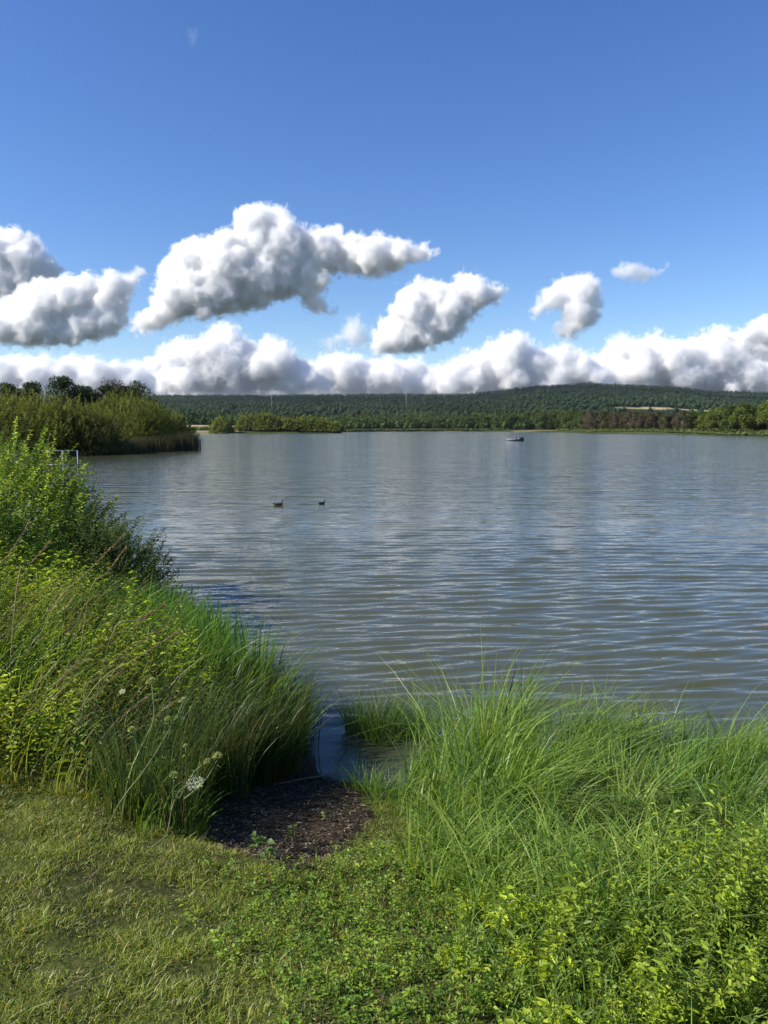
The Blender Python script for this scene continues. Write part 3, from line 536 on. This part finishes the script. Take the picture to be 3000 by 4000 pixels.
bird(1087, 1974, .36, .12, 'left one of the two dark water birds, longer bodied, swimming to the right', 0)
bird(1257, 1969, .30, .75, 'right one of the two dark water birds, shorter, with neck upright', 1)

# ------------------------------------------------------------------ swimming raft far out
Yr = 2.6/math.tan(math.atan((1722-2000)/F)+PITCH); c = at(2008, 1722, Yr); o = empty('swimming_raft', (c[0], c[1], 0)); o.rotation_euler.z = .1
for k in range(10):
    g = Geo(); box(g, (-1.55+.245*k, 0, .42), (.225, 2.2, .05), pal(np.random.default_rng(k), 1, [(.25,.26,.28)], .06)[0]); g.obj('plank', WOOD, o)
for y_ in (-.8, .8):
    g = Geo(); tube(g, [(-1.7, y_, .16), (.95, y_, .16)], .2, (.14,.14,.15), 10); g.obj('pontoon', PAINT, o)
g = Geo(); box(g, (-.4, -1.11, .34), (2.6, .04, .14), (.38,.4,.42)); g.obj('side_board', WOOD, o)
g = Geo(); box(g, (1.25, 0, .36), (1.3, 2.3, .76), (.015,.02,.035)); box(g, (1.25, 0, .765), (1.15, 2.1, .05), (.04,.045,.06)); g.obj('float_box', PAINT, o)
g = Geo(); 
for x_ in (1.75, 1.45): tube(g, [(x_, -1.05, -.3), (x_, -1.05, .85)], .025, (.1,.12,.14), 6)
for z_ in (.1, .35, .6): tube(g, [(1.45, -1.05, z_), (1.75, -1.05, z_)], .02, (.1,.12,.14), 6)
g.obj('ladder', PAINT, o)
tag(o, 'low swimming raft with pale deck and dark float box far out on the lake', 'raft')

# ------------------------------------------------------------------ willow thicket and reeds at left
wil = [(.16,.20,.05),(.20,.235,.06),(.13,.165,.045)]
def wbush(px, Y, H, R, label, seed, name='willow_thicket', n=1400, nl=22, LL=.19, LW=.09, cols=wil, group='willow thickets on the left shore', tw=.9, R2=None):
    x_ = (px-1500)/F*Y; z0 = float(hgt(np.array([x_]), np.array([Y]))[0])
    b = bush((x_, Y, z0-.1), (R, R2 or R*.9, H-z0), n, nl, LL, LW, tw, cols, seed, name, (.07,.06,.045), .9, LEAF, stems=8, sw=.02)
    return tag(b, label, 'bush', group)
wbush(-160, 72, 6.6, 7, 'willow thicket cut by the left edge of the picture', 1)
wbush(60, 78, 6.7, 7, 'broad willow thicket below the dark trees at the left edge', 2, n=1700)
wbush(235, 80, 5.9, 5, 'lower willow thicket in the dip between the two big humps', 3)
wbush(330, 80, 5.0, 4.6, 'willow thicket, coloured dark as in shade, just above the waterline in front of the humps', 4, cols=[(.09,.115,.035),(.11,.13,.04)])  # darker leaf colours paint the shaded water side of the thickets
wbush(450, 93, 6.8, 6, 'tallest rounded willow thicket behind the reeds', 5, n=1700)
wbush(570, 96, 6.4, 5.2, 'rounded willow thicket right of the tallest one', 6)
wbush(665, 98, 4.6, 3.6, 'small last willow thicket sloping down to the reed tip', 7, n=900)
g = Geo(); r = np.random.default_rng(15)
sh = np.array([(-32,73),(-30.6,78),(-28.6,84),(-26.3,90.5),(-24.7,93.5),(-25.2,98)]); t = r.uniform(0, 1, 16000)**.8*4.999; k = t.astype(int); f = (t-k)[:, None]; p = sh[k]*(1-f)+sh[k+1]*f + r.normal(size=(len(t), 2))*.7
hh = np.interp(t, [0, 1, 2, 4, 5], [.3, .7, 1.8, 2.4, 2.2]); n = len(t)
blades(g, np.stack([p[:, 0], p[:, 1], np.full(n, -.1)], -1), hh*r.uniform(.65, 1.08, n), .06, r.uniform(0, 6.28, n), .12, pal(r, n, [(.05,.05,.026),(.045,.055,.026),(.08,.07,.035)]), 3, .05, rng=r)
tag(g.obj('reeds', GRASS), 'dark brown green reed bed at the water in front of the willow thickets', 'reeds', kind='stuff')

# ------------------------------------------------------------------ trees
def tree_mesh(seed, H, cols, kind='round', leafn=9000, L=.35, mat=None, dead=False):
    """returns (trunk mesh, crown mesh) of height 1*H round origin"""
    r = np.random.default_rng(seed); g = Geo(); tk = Geo(); bark = (.07,.055,.04) if not dead else (.2,.13,.1)
    hb = H*(.04 if leafn > 5000 else .16); 
    tube(tk, spline([(0, 0, -.5), (.02*H, 0, H*.3), (-.01*H, .01*H, H*.8)], 8), np.linspace(.028, .008, 8)*H, bark, 7)
    cl = []
    for k in range(40 if leafn > 5000 else 26 if kind == 'round' else 20):
        t = r.uniform(.1, 1); a = r.uniform(0, 6.28); prof = math.sin(math.pi*min(.97, t*.72+.22))**.7*(.36 if kind == 'round' else .2)*H
        q = prof*r.uniform(.35, 1); c = np.array([math.cos(a)*q, math.sin(a)*q, hb + t*(H*.93-hb)]); cl.append((c, H*r.uniform(.07, .14)))
        tube(tk, spline([(0, 0, max(hb*.8, c[2]*.55)), c*[.5, .5, 1] - [0, 0, .06*H], c], 5), np.linspace(.009, .002, 5)*H, bark, 4, False)
        if dead:
            for q_ in range(16):
                e = c + nrm(r.normal(size=3)+[0, 0, .8])*H*r.uniform(.06, .15); tube(tk, [c - [0, 0, H*.03], e], H*.0018, bark, 3, False)
    cl.append((np.array([0, 0, H*.93]), H*.08))
    if leafn:
        per = leafn//len(cl)
        for c, s in cl:
            d = nrm(r.normal(size=(per, 3))); P = c + d*(s*r.uniform(.35, 1.1, per)**.6)[:, None]*[1, 1, .8]
            leaves(g, P, nrm(d + r.normal(size=(per, 3))*.6), L*r.uniform(.6, 1.3, per), L*.6, pal(r, per, cols, .2)*r.uniform(.8, 1.2), r)
    return tk.mesh('trunk', BARK, True), (g.mesh('crown', mat or LEAF) if leafn else None)
def place(ms, x, y, s, rz, name, label, cat, group=None, z=None, sx=1):
    o = empty(name, (x, y, (float(hgt(np.array([x]), np.array([y]))[0]) if z is None else z)-.1)); o.scale = (s*sx, s*sx, s); o.rotation_euler.z = rz
    for nm, me in (('trunk', ms[0]), ('crown', ms[1])):
        if me: c = bpy.data.objects.new(nm, me); C.objects.link(c); c.parent = o
    return tag(o, label, cat, group)
dkc = [(.035,.06,.02),(.045,.075,.022),(.03,.05,.02)]
T1 = tree_mesh(1, 10, dkc); T2 = tree_mesh(2, 10, dkc); T3 = tree_mesh(3, 10, dkc, leafn=2200); TD = tree_mesh(4, 10, dkc, leafn=500, dead=True)
for k, (px, top, Y, ms, sx, lb) in enumerate([
    (-90,1490,140,T1,1.3,'dark tree cut by the left edge above the willow thicket'),
    (40,1497,150,T2,1.3,'low dark tree nearest the left edge above the willow thicket'),
    (135,1493,155,T1,1.05,'narrow dark tree left of the tallest dark tree'),
    (265,1472,145,T2,1.15,'tallest dark round tree above the willow thickets'),
    (345,1508,150,T1,.9,'small dark tree touching the right side of the tallest dark tree'),
    (430,1503,152,T2,1.2,'dark tree with bare twigs rising from its top'),
    (505,1508,156,T1,1.1,'dark tree between the bare twigs and the sparse tree'),
    (450,1478,156,TD,.8,'bare dead twiggy tree rising above the dark row'),
    (545,1488,150,T3,.7,'sparse dark tree at the right end of the row'),
    (600,1560,170,T1,1.3,'low dark tree behind the right slope of the willow thicket')]):
    x_ = (px-1500)/F*Y; z0 = float(hgt(np.array([x_]), np.array([Y]))[0]); Hh = 2.6 + (HOR-top)/F*Y - z0
    place(ms, x_, Y, Hh/10, k*1.3, 'dark_tree' if ms is not TD else 'dead_tree', lb, 'tree', 'dark trees behind the willow thickets')
# spit bushes
far_g = [(.15,.19,.05),(.18,.22,.06),(.19,.235,.06)]
for k, (px, top, Y, R, lb) in enumerate([(868,1632,515,8,'single round bush at the left end of the far spit beside the golden field'),(975,1622,530,10,'round bush just right of the gap on the far spit'),(1045,1617,528,11,'broad bush left of the middle of the far spit'),(1130,1634,530,9,'lower bush in the dip of the far spit'),(1195,1627,532,11,'highest bush in the right half of the far spit'),(1258,1633,532,9,'bush on the right half of the far spit before the dark end'),(1305,1650,531,7,'last low dark bush at the right tip of the far spit')]):
    wbush(px, Y, 2.6+(HOR-top)/F*Y, R, lb, 30+k, 'shore_bush', 700, 12, 1.0, .6, far_g, 'bushes on the far spit', 2.2, R2=6)
# front row trees along the right and far shore
mid = [(.07,.11,.03),(.085,.125,.035),(.10,.135,.035)]
M1 = tree_mesh(11, 10, mid, leafn=1500, L=.8); M2 = tree_mesh(12, 10, [(.08,.12,.035),(.09,.13,.03)], leafn=1500, L=.8); M3 = tree_mesh(13, 10, mid, 'slim', 1200, .7); MB = tree_mesh(14, 10, [(.095,.092,.058),(.108,.1,.065),(.085,.088,.05)], 'slim', 1300, .55, dead=True); ML = tree_mesh(15, 10, [(.12,.17,.035),(.15,.2,.045)], leafn=1600, L=.7)
r = np.random.default_rng(16)
SH = [(1340,790,1640),(1500,815,1636),(1800,820,1630),(1950,820,1618),(2150,770,1606),(2300,560,1612),(2650,430,1612),(2700,400,1604),(2850,340,1590),(3000,310,1572),(3100,300,1570)]
shp = np.array([s[0] for s in SH]); shd = np.array([s[1] for s in SH]); sht = np.array([s[2] for s in SH])
for k, px in enumerate(np.concatenate([np.linspace(1345, 2270, 44), np.linspace(2275, 2665, 44), np.linspace(2680, 3100, 16)])):
    px = px + r.uniform(-8, 8); Y = np.interp(px, shp, shd)*(r.uniform(1.015, 1.06) if 2270 < px < 2670 else r.uniform(1.03, 1.12)); x_ = (px-1500)/F*Y; z0 = float(hgt(np.array([x_]), np.array([Y]))[0]); top = np.interp(px, shp, sht) + r.uniform(-8, 14)
    brown = 2270 < px < 2670 and r.uniform() < .93; ms = MB if brown else [M1, M2, M3][r.integers(0, 3)] if px < 2680 else [M2, ML, ML][r.integers(0, 3)]
    lb = 'reddish brown bare tree in the brown stand on the right far shore' if brown else ('large green tree at the right edge of the far shore' if px > 2680 else ('green tree in the front row of the far shore left of the raft' if px < 1950 else 'green tree on the far shore between the raft and the brown bare trees'))
    gr = 'brown bare trees on the far shore' if brown else ('green trees at the right end of the far shore' if px > 2680 else 'green trees along the far shore')
    place(ms, x_, Y, (2.6+(HOR-top)/F*Y-z0)/10, r.uniform(0, 6.28), 'bare_tree' if brown else 'shore_tree', lb, 'tree', gr, sx=1.15)
# forest masses --------------------------------------------------------
def card_tree(seed, n, cols, conif=False):
    r = np.random.default_rng(seed); z = r.uniform(.05, 1, n); 
    prof = (1.02-z)*.24 if conif else .42*np.sin(np.pi*np.clip(z*.8+.15, 0, 1))**.6
    a = r.uniform(0, 6.28, n); q = prof*r.uniform(.5, 1, n); P = np.stack([np.cos(a)*q, np.sin(a)*q, z], -1)
    D = nrm(np.stack([np.cos(a), np.sin(a), np.full(n, -.5 if conif else .4)], -1) + r.normal(size=(n, 3))*.4)
    g = Geo(); leaves(g, P - D*.05, D, .17 if conif else .2, .13 if conif else .2, pal(r, n, cols, .07), r); 
    if conif:
        k = np.arange(6)*math.pi/3; V = np.r_[np.c_[np.cos(k)*.14, np.sin(k)*.14, np.full(6, .08)], [[0, 0, 1.02]]]; g.add(V, [[i, (i+1) % 6, 6] for i in range(6)], None, cols[0])
    else:
        for s in (0,): 
            k = np.arange(6)*math.pi/3; V = np.r_[np.c_[np.cos(k)*.3, np.sin(k)*.3, np.full(6, .35)], [[0, 0, .9], [0, 0, 0]]]; g.add(V, [[i, (i+1) % 6, 6] for i in range(6)] + [[(i+1) % 6, i, 7] for i in range(6)], None, cols[0])
    return np.concatenate(g.V), np.concatenate(g.T), np.concatenate(g.K)
def forest(name, label, P, H, W, kinds, tint, seed):
    r = np.random.default_rng(seed); G = Geo(); wh = r.integers(0, len(kinds), len(P)); th_ = r.uniform(0, 6.28, len(P))
    for w_ in range(len(kinds)):
        V, T, K_ = kinds[w_]; I = np.where(wh == w_)[0]; 
        if not len(I): continue
        c, s = np.cos(th_[I])[:, None], np.sin(th_[I])[:, None]; x = V[None, :, 0]; y = V[None, :, 1]
        VV = np.stack([(x*c - y*s)*W[I][:, None], (x*s + y*c)*W[I][:, None], V[None, :, 2]*H[I][:, None] + 0*x], -1) + P[I][:, None]
        TT = (T[None] + (np.arange(len(I))*len(V))[:, None, None]); G.add(VV.reshape(-1, 3), TT.reshape(-1, 3), None, (K_[None]*tint[I][:, None]).reshape(-1, 3))
    return tag(G.obj(name, FAR), label, 'forest', kind='stuff')
r = np.random.default_rng(17)
dc = [card_tree(i, 42, [(.06,.092,.028),(.07,.10,.03),(.055,.082,.026)]) for i in range(4)]
cf = [card_tree(10+i, 22, [(.028,.045,.025),(.035,.055,.028)], True) for i in range(3)]
cfl = [card_tree(20+i, 11, [(.018,.03,.02),(.02,.033,.021)], True) for i in range(2)]; dcl = [card_tree(30+i, 12, [(.028,.046,.022),(.032,.05,.023)]) for i in range(2)]
# lowland wood behind the far shore
n = 3600; px = r.uniform(620, 3150, n); Y = np.interp(px, [620, 1340, 1500, 2150, 2300, 2650, 3000], [640, 700, 840, 800, 600, 450, 340])*(1 + r.uniform(.06, 1, n)**1.3*.9); x = (px-1500)/F*Y
k = lake_sd(x, Y) > 8; k &= ~((Y > 430) & (Y < 800) & (px < 930)); k &= ~((Y > 1440) & (Y < 1580) & (px > 2380) & (px < 2920)); k &= (vnoise(x/60, Y/60, 71) > -.35); x, Y, px = x[k], Y[k], px[k]; n = len(x); H = r.uniform(7, 12, n)
tn = (1 + .5*vnoise(x/70, Y/70, 72)*1.3)[:, None]*np.array([1, 1, 1])
forest('woodland', 'pale green broadleaved wood behind the far shore', np.stack([x, Y, hgt(x, Y)-.3], -1), H, H*r.uniform(.8, 1.2, n), dc, tn, 1)
n = 9500; px = r.uniform(500, 3150, n); Y = 1300 + 2500*r.uniform(0, 1, n)**.8; x = (px-1500)/F*Y
k = ~((Y > 1440) & (Y < 1580) & (px > 2380) & (px < 2920)); x, Y, px = x[k], Y[k], px[k]; n = len(x); con = (vnoise(x/260, Y/260, 73) > .0) & (Y > 2000)
H = r.uniform(11, 18, n); H = np.where((Y < 1400) & (px > 2380), H*.6, H); H = np.where((px > 2240) & (px < 2320) & (Y > 3300), H*1.6, H); H = np.where((np.abs(px-2670) < 6) & (Y > 3300), H*1.7, H)
W = np.where(con, H*1.1, H*1.45); tn = (1 + .5*vnoise(x/160, Y/160, 74))[:, None]*np.ones(3)  # noise tint: uneven tree tone plus painted shadows between clumps
P = np.stack([x, Y, hgt(x, Y)-.5], -1)
forest('conifer_forest', 'dark conifer forest covering the far ridge', P[con], H[con], W[con], cfl, tn[con], 2)
forest('hill_wood', 'dark green mixed wood on the far slope', P[~con], H[~con], W[~con], dcl, tn[~con], 3)
# far shore scrub and pale reed edge
n = 4200; px = r.uniform(700, 3150, n); base = np.interp(px, [700, 1340, 1345, 1500, 2000, 2150, 2300, 2650, 3000], [520, 545, 700, 805, 812, 770, 560, 400, 300]); Y = base*(1 + np.abs(r.normal(size=n))*.02); x = (px-1500)/F*Y; k = (lake_sd(x, Y) > -.5) & (lake_sd(x, Y) < 40); x, Y = x[k], Y[k]; n = len(x); H = r.uniform(.8, 2.6, n)
forest('shore_scrub', 'low pale green scrub and reeds along the far waterline', np.stack([x, Y, hgt(x, Y)-.2], -1), H, H*2.2, [card_tree(41, 13, [(.10,.125,.045),(.08,.11,.035)]), card_tree(42, 13, [(.07,.09,.03)])], np.ones((n, 3)), 5)
# forest left behind the dark trees, closing the view
n = 900; px = r.uniform(300, 900, n); Y = r.uniform(560, 1100, n); x = (px-1500)/F*Y; k = (lake_sd(x, Y) > 6) & ~((Y < 800) & (px > 640)); x, Y = x[k], Y[k]; n = len(x); H = r.uniform(11, 17, n)
forest('dark_wood', 'dark wood beyond the golden field at left', np.stack([x, Y, hgt(x, Y)-.3], -1), H, H, [card_tree(50+i, 40, dkc) for i in range(3)], np.ones((n, 3)), 6)
# two faint masts
for px, top, bot, Y, lb in ((1065,1543,1600,1500,'faint grey mast left of the middle above the far spit'),(1586,1533,1600,1500,'faint grey mast right of the middle above the far wood')):
    x_ = (px-1500)/F*Y; z0 = float(hgt(np.array([x_]), np.array([float(Y)]))[0]); H = 2.6+(HOR-top)/F*Y - z0; o = empty('mast', (x_, Y, z0))
    g = Geo(); tube(g, [(0, 0, -1), (0, 0, H*.5), (0, 0, H)], [.5, .35, .2], (.22,.24,.25), 6); g.obj('pole', PAINT, o)
    for z_, l_ in ((.97, 2.2), (.88, 2.8)):
        g = Geo(); tube(g, [(-l_, 0, H*z_), (l_, 0, H*z_)], .2, (.45,.47,.48), 4); g.obj('crossarm', PAINT, o)
    tag(o, lb, 'mast', 'masts in the far wood')

# ------------------------------------------------------------------ clouds: real scattering volumes lit by the sun
CLOUD_OUTLINE={
'A':(3000,[(330,600),(345,570),(375,530),(400,512),(430,510),(450,500),(465,495),(500,490),(508,455),(530,442),(560,437),(590,440),(620,437),(632,455),(640,475),(665,488),(700,490),(735,480),(750,500),(790,505),(820,500),(850,512),(900,520),(940,528),(955,545),(935,560),(900,572),(870,590),(820,605),(780,602),(740,595),(715,610),(710,640),(735,670),(715,685),(680,680),(650,665),(640,645),(590,660),(530,685),(470,692),(400,695),(350,715),(300,730),(270,710),(275,690),(320,660),(325,625)]),
'B1':(2700,[(-10,660),(10,640),(40,625),(60,610),(95,600),(120,600),(140,588),(170,592),(190,582),(215,592),(240,582),(270,590),(300,578),(318,582),(312,605),(290,640),(280,670),(285,700),(250,730),(210,740),(150,752),(60,755),(-60,745),(-60,680)]),
'B2':(3600,[(-60,520),(-20,490),(40,488),(80,510),(100,540),(135,570),(140,590),(100,620),(40,650),(-60,660)]),
'C':(2600,[(795,765),(800,730),(812,700),(830,680),(850,640),(875,612),(905,595),(930,598),(950,600),(968,610),(980,592),(1010,585),(1045,590),(1050,605),(1085,612),(1102,628),(1090,650),(1050,675),(1020,695),(1010,720),(975,745),(940,755),(890,765),(840,772)]),
'D':(3000,[(1140,675),(1160,640),(1190,605),(1225,592),(1260,588),(1290,590),(1302,620),(1305,660),(1300,695),(1270,715),(1240,735),(1205,742),(1195,715),(1205,692),(1205,672),(1180,680),(1150,690)]),
'E':(3000,[(1315,588),(1340,568),(1375,566),(1405,578),(1430,575),(1450,565),(1447,580),(1420,595),(1390,612),(1360,608),(1330,600)]),
'G':(3500,[(1600,735),(1610,700),(1640,680),(1720,670),(1720,750),(1640,752)]),
'F1':(7600,[(-60,780),(-30,765),(20,768),(40,758),(90,760),(120,772),(160,762),(200,765),(225,780),(260,775),(300,785),(330,800),(350,835),(330,858),(-60,862)]),
'F2':(6500,[(335,855),(325,815),(345,790),(335,765),(352,738),(390,728),(430,730),(445,712),(470,697),(495,695),(515,703),(525,722),(560,735),(575,722),(595,722),(625,738),(640,755),(665,770),(690,800),(715,812),(735,855),(420,858)]),
'F3':(7500,[(640,858),(650,800),(680,770),(720,760),(760,757),(800,772),(850,765),(880,775),(910,770),(935,790),(960,812),(990,858)]),
'F3b':(6000,[(680,745),(700,725),(730,715),(745,690),(770,672),(785,680),(790,700),(810,705),(812,740),(780,755),(740,752),(710,762)]),
'F4':(6500,[(930,858),(935,810),(945,790),(980,770),(1000,755),(1035,750),(1050,735),(1070,730),(1085,718),(1120,712),(1135,722),(1150,738),(1185,750),(1200,742),(1240,745),(1260,757),(1290,760),(1310,790),(1340,858)]),
'F5':(7300,[(1180,858),(1220,800),(1270,775),(1300,760),(1305,735),(1325,722),(1350,715),(1362,728),(1385,728),(1400,715),(1425,712),(1440,728),(1475,730),(1500,722),(1520,710),(1545,702),(1580,702),(1600,712),(1640,705),(1720,690),(1720,862)]),
}

INFO = {'A': 'largest white cumulus cloud with a tall tower left of the middle', 'B1': 'long white cloud with dark underside at the left', 'B2': 'grey domed cloud at the left edge behind the white one', 'C': 'rounded white cloud in the middle just right of the largest', 'D': 'ragged crooked small cloud right of the middle', 'E': 'smallest thin cloud high at the right', 'G': 'grey cloud at the right edge above the cloud bank', 'F1': 'part of the low cloud bank at the far left above the dark trees', 'F2': 'heaped part of the low cloud bank under the largest cloud', 'F3': 'part of the low cloud bank under the rounded middle cloud', 'F3b': 'wispy cloud between the largest cloud and the rounded middle one', 'F4': 'part of the low cloud bank above the highest part of the ridge', 'F5': 'long high heaped cloud bank at the right above the brown trees', 'F0': 'long flat grey base of the distant cloud bank just above the ridge', 'H': 'tiny faint wisp high in the blue at upper left'}
CLOUD_OUTLINE['F0'] = (8800, [(-80,868),(-80,790),(20,782),(90,786),(150,775),(220,788),(280,782),(330,770),(400,778),(470,765),(540,775),(600,768),(660,780),(730,765),(790,778),(850,772),(900,788),(960,785),(1010,770),(1080,776),(1150,762),(1230,770),(1330,762),(1450,768),(1560,755),(1740,750),(1740,868)])
CLOUD_OUTLINE['H'] = (3000, [(400,88),(402,70),(410,62),(424,60),(428,70),(420,84),(424,96),(412,100),(404,96)])
def mat_cloud(u, k):
    m, n, out = nodes('cloud'); L = n.links.new; ns = 20 if u < 2.5 else 13
    p = n.nodes.new('ShaderNodeVolumeScatter'); p.inputs['Color'].default_value = (.997,.998,.999, 1); p.inputs['Anisotropy'].default_value = 0
    a = n.nodes.new('ShaderNodeAttribute'); a.attribute_name = 'density'
    tc = n.nodes.new('ShaderNodeTexCoord')
    t = n.nodes.new('ShaderNodeTexNoise'); t.inputs['Scale'].default_value = 1/(u*ns); t.inputs['Detail'].default_value = 6; t.inputs['Roughness'].default_value = .66; t.inputs['Distortion'].default_value = .5
    L(tc.outputs['Object'], t.inputs['Vector'])
    # density rises from the skin inwards; the noise eats into the skin
    q = n.nodes.new('ShaderNodeMapRange'); q.inputs[1].default_value = .32; q.inputs[2].default_value = .72; q.inputs[3].default_value = 0; q.inputs[4].default_value = EAT; q.clamp = False; L(t.outputs[0], q.inputs[0])
    s_ = n.nodes.new('ShaderNodeMath'); s_.operation = 'SUBTRACT'; L(a.outputs['Fac'], s_.inputs[0]); L(q.outputs[0], s_.inputs[1])
    c = n.nodes.new('ShaderNodeMapRange'); c.inputs[1].default_value = 0; c.inputs[2].default_value = .6; c.inputs[3].default_value = 0; c.inputs[4].default_value = k/(u*MFP); L(s_.outputs[0], c.inputs[0])
    L(c.outputs[0], p.inputs['Density']); L(p.outputs[0], out.inputs['Volume']); return m
def mat_core(u, k):
    m, n, out = nodes('cloud body'); p = n.nodes.new('ShaderNodeVolumeScatter'); p.inputs['Color'].default_value = (.997,.998,.999, 1); p.inputs['Density'].default_value = k*.45/(u*MFP)
    n.links.new(p.outputs[0], out.inputs['Volume']); return m
EAT = .85; MFP = 8.; BAND = 17.
def volume_nodes(u, mat, thin):
    ng = bpy.data.node_groups.new('cloud volume', 'GeometryNodeTree'); ng.interface.new_socket('Geometry', in_out='INPUT', socket_type='NodeSocketGeometry'); ng.interface.new_socket('Geometry', in_out='OUTPUT', socket_type='NodeSocketGeometry')
    i = ng.nodes.new('NodeGroupInput'); o = ng.nodes.new('NodeGroupOutput'); v_ = ng.nodes.new('GeometryNodeMeshToVolume'); sm = ng.nodes.new('GeometryNodeSetMaterial')
    v_.resolution_mode = 'VOXEL_SIZE'; v_.inputs['Density'].default_value = 1; v_.inputs['Voxel Size'].default_value = 2.4*u; v_.inputs['Interior Band Width'].default_value = BAND*u
    sm.inputs['Material'].default_value = mat
    ng.links.new(i.outputs[0], v_.inputs['Mesh']); ng.links.new(v_.outputs[0], sm.inputs[0]); ng.links.new(sm.outputs[0], o.inputs[0]); return ng
def ico(sub):
    bm = bmesh.new(); bmesh.ops.create_icosphere(bm, subdivisions=sub, radius=1); bm.verts.ensure_lookup_table()
    V = np.array([v_.co for v_ in bm.verts]); T = np.array([[v_.index for v_ in f.verts] for f in bm.faces]); bm.free(); return V, T
ICO = {1: ico(1), 2: ico(2)}
mcache = {}
def cloud(key, seed):
    r = np.random.default_rng(seed); dist, P = CLOUD_OUTLINE[key]; P = np.array(P, float); u = 1.808/F*dist
    thin = {'E': .5, 'H': .05, 'D': .7, 'F3b': .3}.get(key, .8 if key[0] == 'F' else 1)
    if (dist, thin) not in mcache: m_ = mat_cloud(u, thin); mcache[(dist, thin)] = (m_, volume_nodes(u, m_, thin), mat_core(u, thin))
    mat, ng, core = mcache[(dist, thin)]
    q = r.uniform(P.min(0), P.max(0), (3500, 2)); s = np.where(inpoly(q[:, 0], q[:, 1], P), dist_edge(q[:, 0], q[:, 1], P), -1); k = s > 2.5; q = q[k]; s = s[k]
    sel = []; big = s.max(); sc_ = np.zeros((0, 2)); sr_ = np.zeros(0)
    for rmax in (big, 40, 22, 13, 8, 5):
        for i in r.permutation(len(q)):
            rd = min(s[i]*.97, rmax)
            if rd < rmax*.45 or (s[i] > rd*2.0 and rmax < 40): continue
            if not len(sr_) or (np.hypot(sc_[:, 0]-q[i][0], sc_[:, 1]-q[i][1]) >= np.where(sr_ < rmax*1.7, .62*np.maximum(rd, sr_), np.abs(sr_-rd*.75))).all():
                sel.append((q[i], rd)); sc_ = np.vstack([sc_, q[i]]); sr_ = np.append(sr_, rd)
    G = Geo(); ctr = ray(P[:, 0].mean()*1.808, P[:, 1].mean()*1.808)*dist + EYE
    GC = Geo()
    def sph(c, rad, sub):
        G.add(ICO[sub][0]*rad + (c - ctr), ICO[sub][1])
        if rad > min(9, big*.6)*u: GC.add(ICO[sub][0]*(rad - min(6, big*.35)*u) + (c - ctr), ICO[sub][1])
    bank = key[0] == 'F'
    for c, rd in sel:
        dep = r.uniform(-.5, .5)*max(0, (big*(1.3 if bank else .8)-rd))*u
        cc = ray(c[0]*1.808, c[1]*1.808)*(dist+dep) + EYE; Rw = rd*u*.9; sph(cc, Rw, 2)
        for i in range(int(4+rd/8)):
            d = r.normal(size=3); d /= np.linalg.norm(d); d[1] = -abs(d[1])*.9; r1 = Rw*r.uniform(.22, .45)
            if r1 > 1.5*u: sph(cc + d*Rw*.82, r1, 1)
    # dense body (one closed mesh filled with even vapour) and a ragged veil of thinner vapour round it
    for li in (0, 1):
        o = bpy.data.objects.new(('cloud', 'veil')[li], (GC, G)[li].mesh(('cloud', 'veil')[li], (core, mat)[li])); C.objects.link(o)
        m = o.modifiers.new('merge', 'REMESH'); m.mode = 'VOXEL'; m.voxel_size = u*2.6
        for sc, st in ((30, 10.), (11, 9.)):
            t = bpy.data.textures.new('billow', 'CLOUDS'); t.noise_scale = sc*u; t.noise_depth = 2; t.noise_basis = 'ORIGINAL_PERLIN'
            dm = o.modifiers.new('billow', 'DISPLACE'); dm.texture = t; dm.texture_coords = 'LOCAL'; dm.strength = st*u*(.6, 1)[li]; dm.mid_level = .5
        dm = o.modifiers.new('swell', 'DISPLACE'); dm.strength = (0, 13 if key[0] == 'F' else 10.5)[li]*u; dm.mid_level = 0
        if li: gm = o.modifiers.new('volume', 'NODES'); gm.node_group = ng; o.parent = par
        else: par = o; o.location = ctr; tag(o, INFO[key], 'cloud', 'cumulus clouds over the lake')
for k, key in enumerate(CLOUD_OUTLINE): cloud(key, k)

# ------------------------------------------------------------------ haze
if HAZE > 0:
    g = Geo(); box(g, (0, 0, 129), (10600, 10600, 266), (1, 1, 1)); m, n, out = nodes('haze')
    p = n.nodes.new('ShaderNodeVolumePrincipled'); p.inputs['Color'].default_value = (.75,.85,1,1); p.inputs['Density'].default_value = HAZE; p.inputs['Anisotropy'].default_value = .3
    n.links.new(p.outputs[0], out.inputs['Volume']); tag(g.obj('haze', m), kind='stuff')
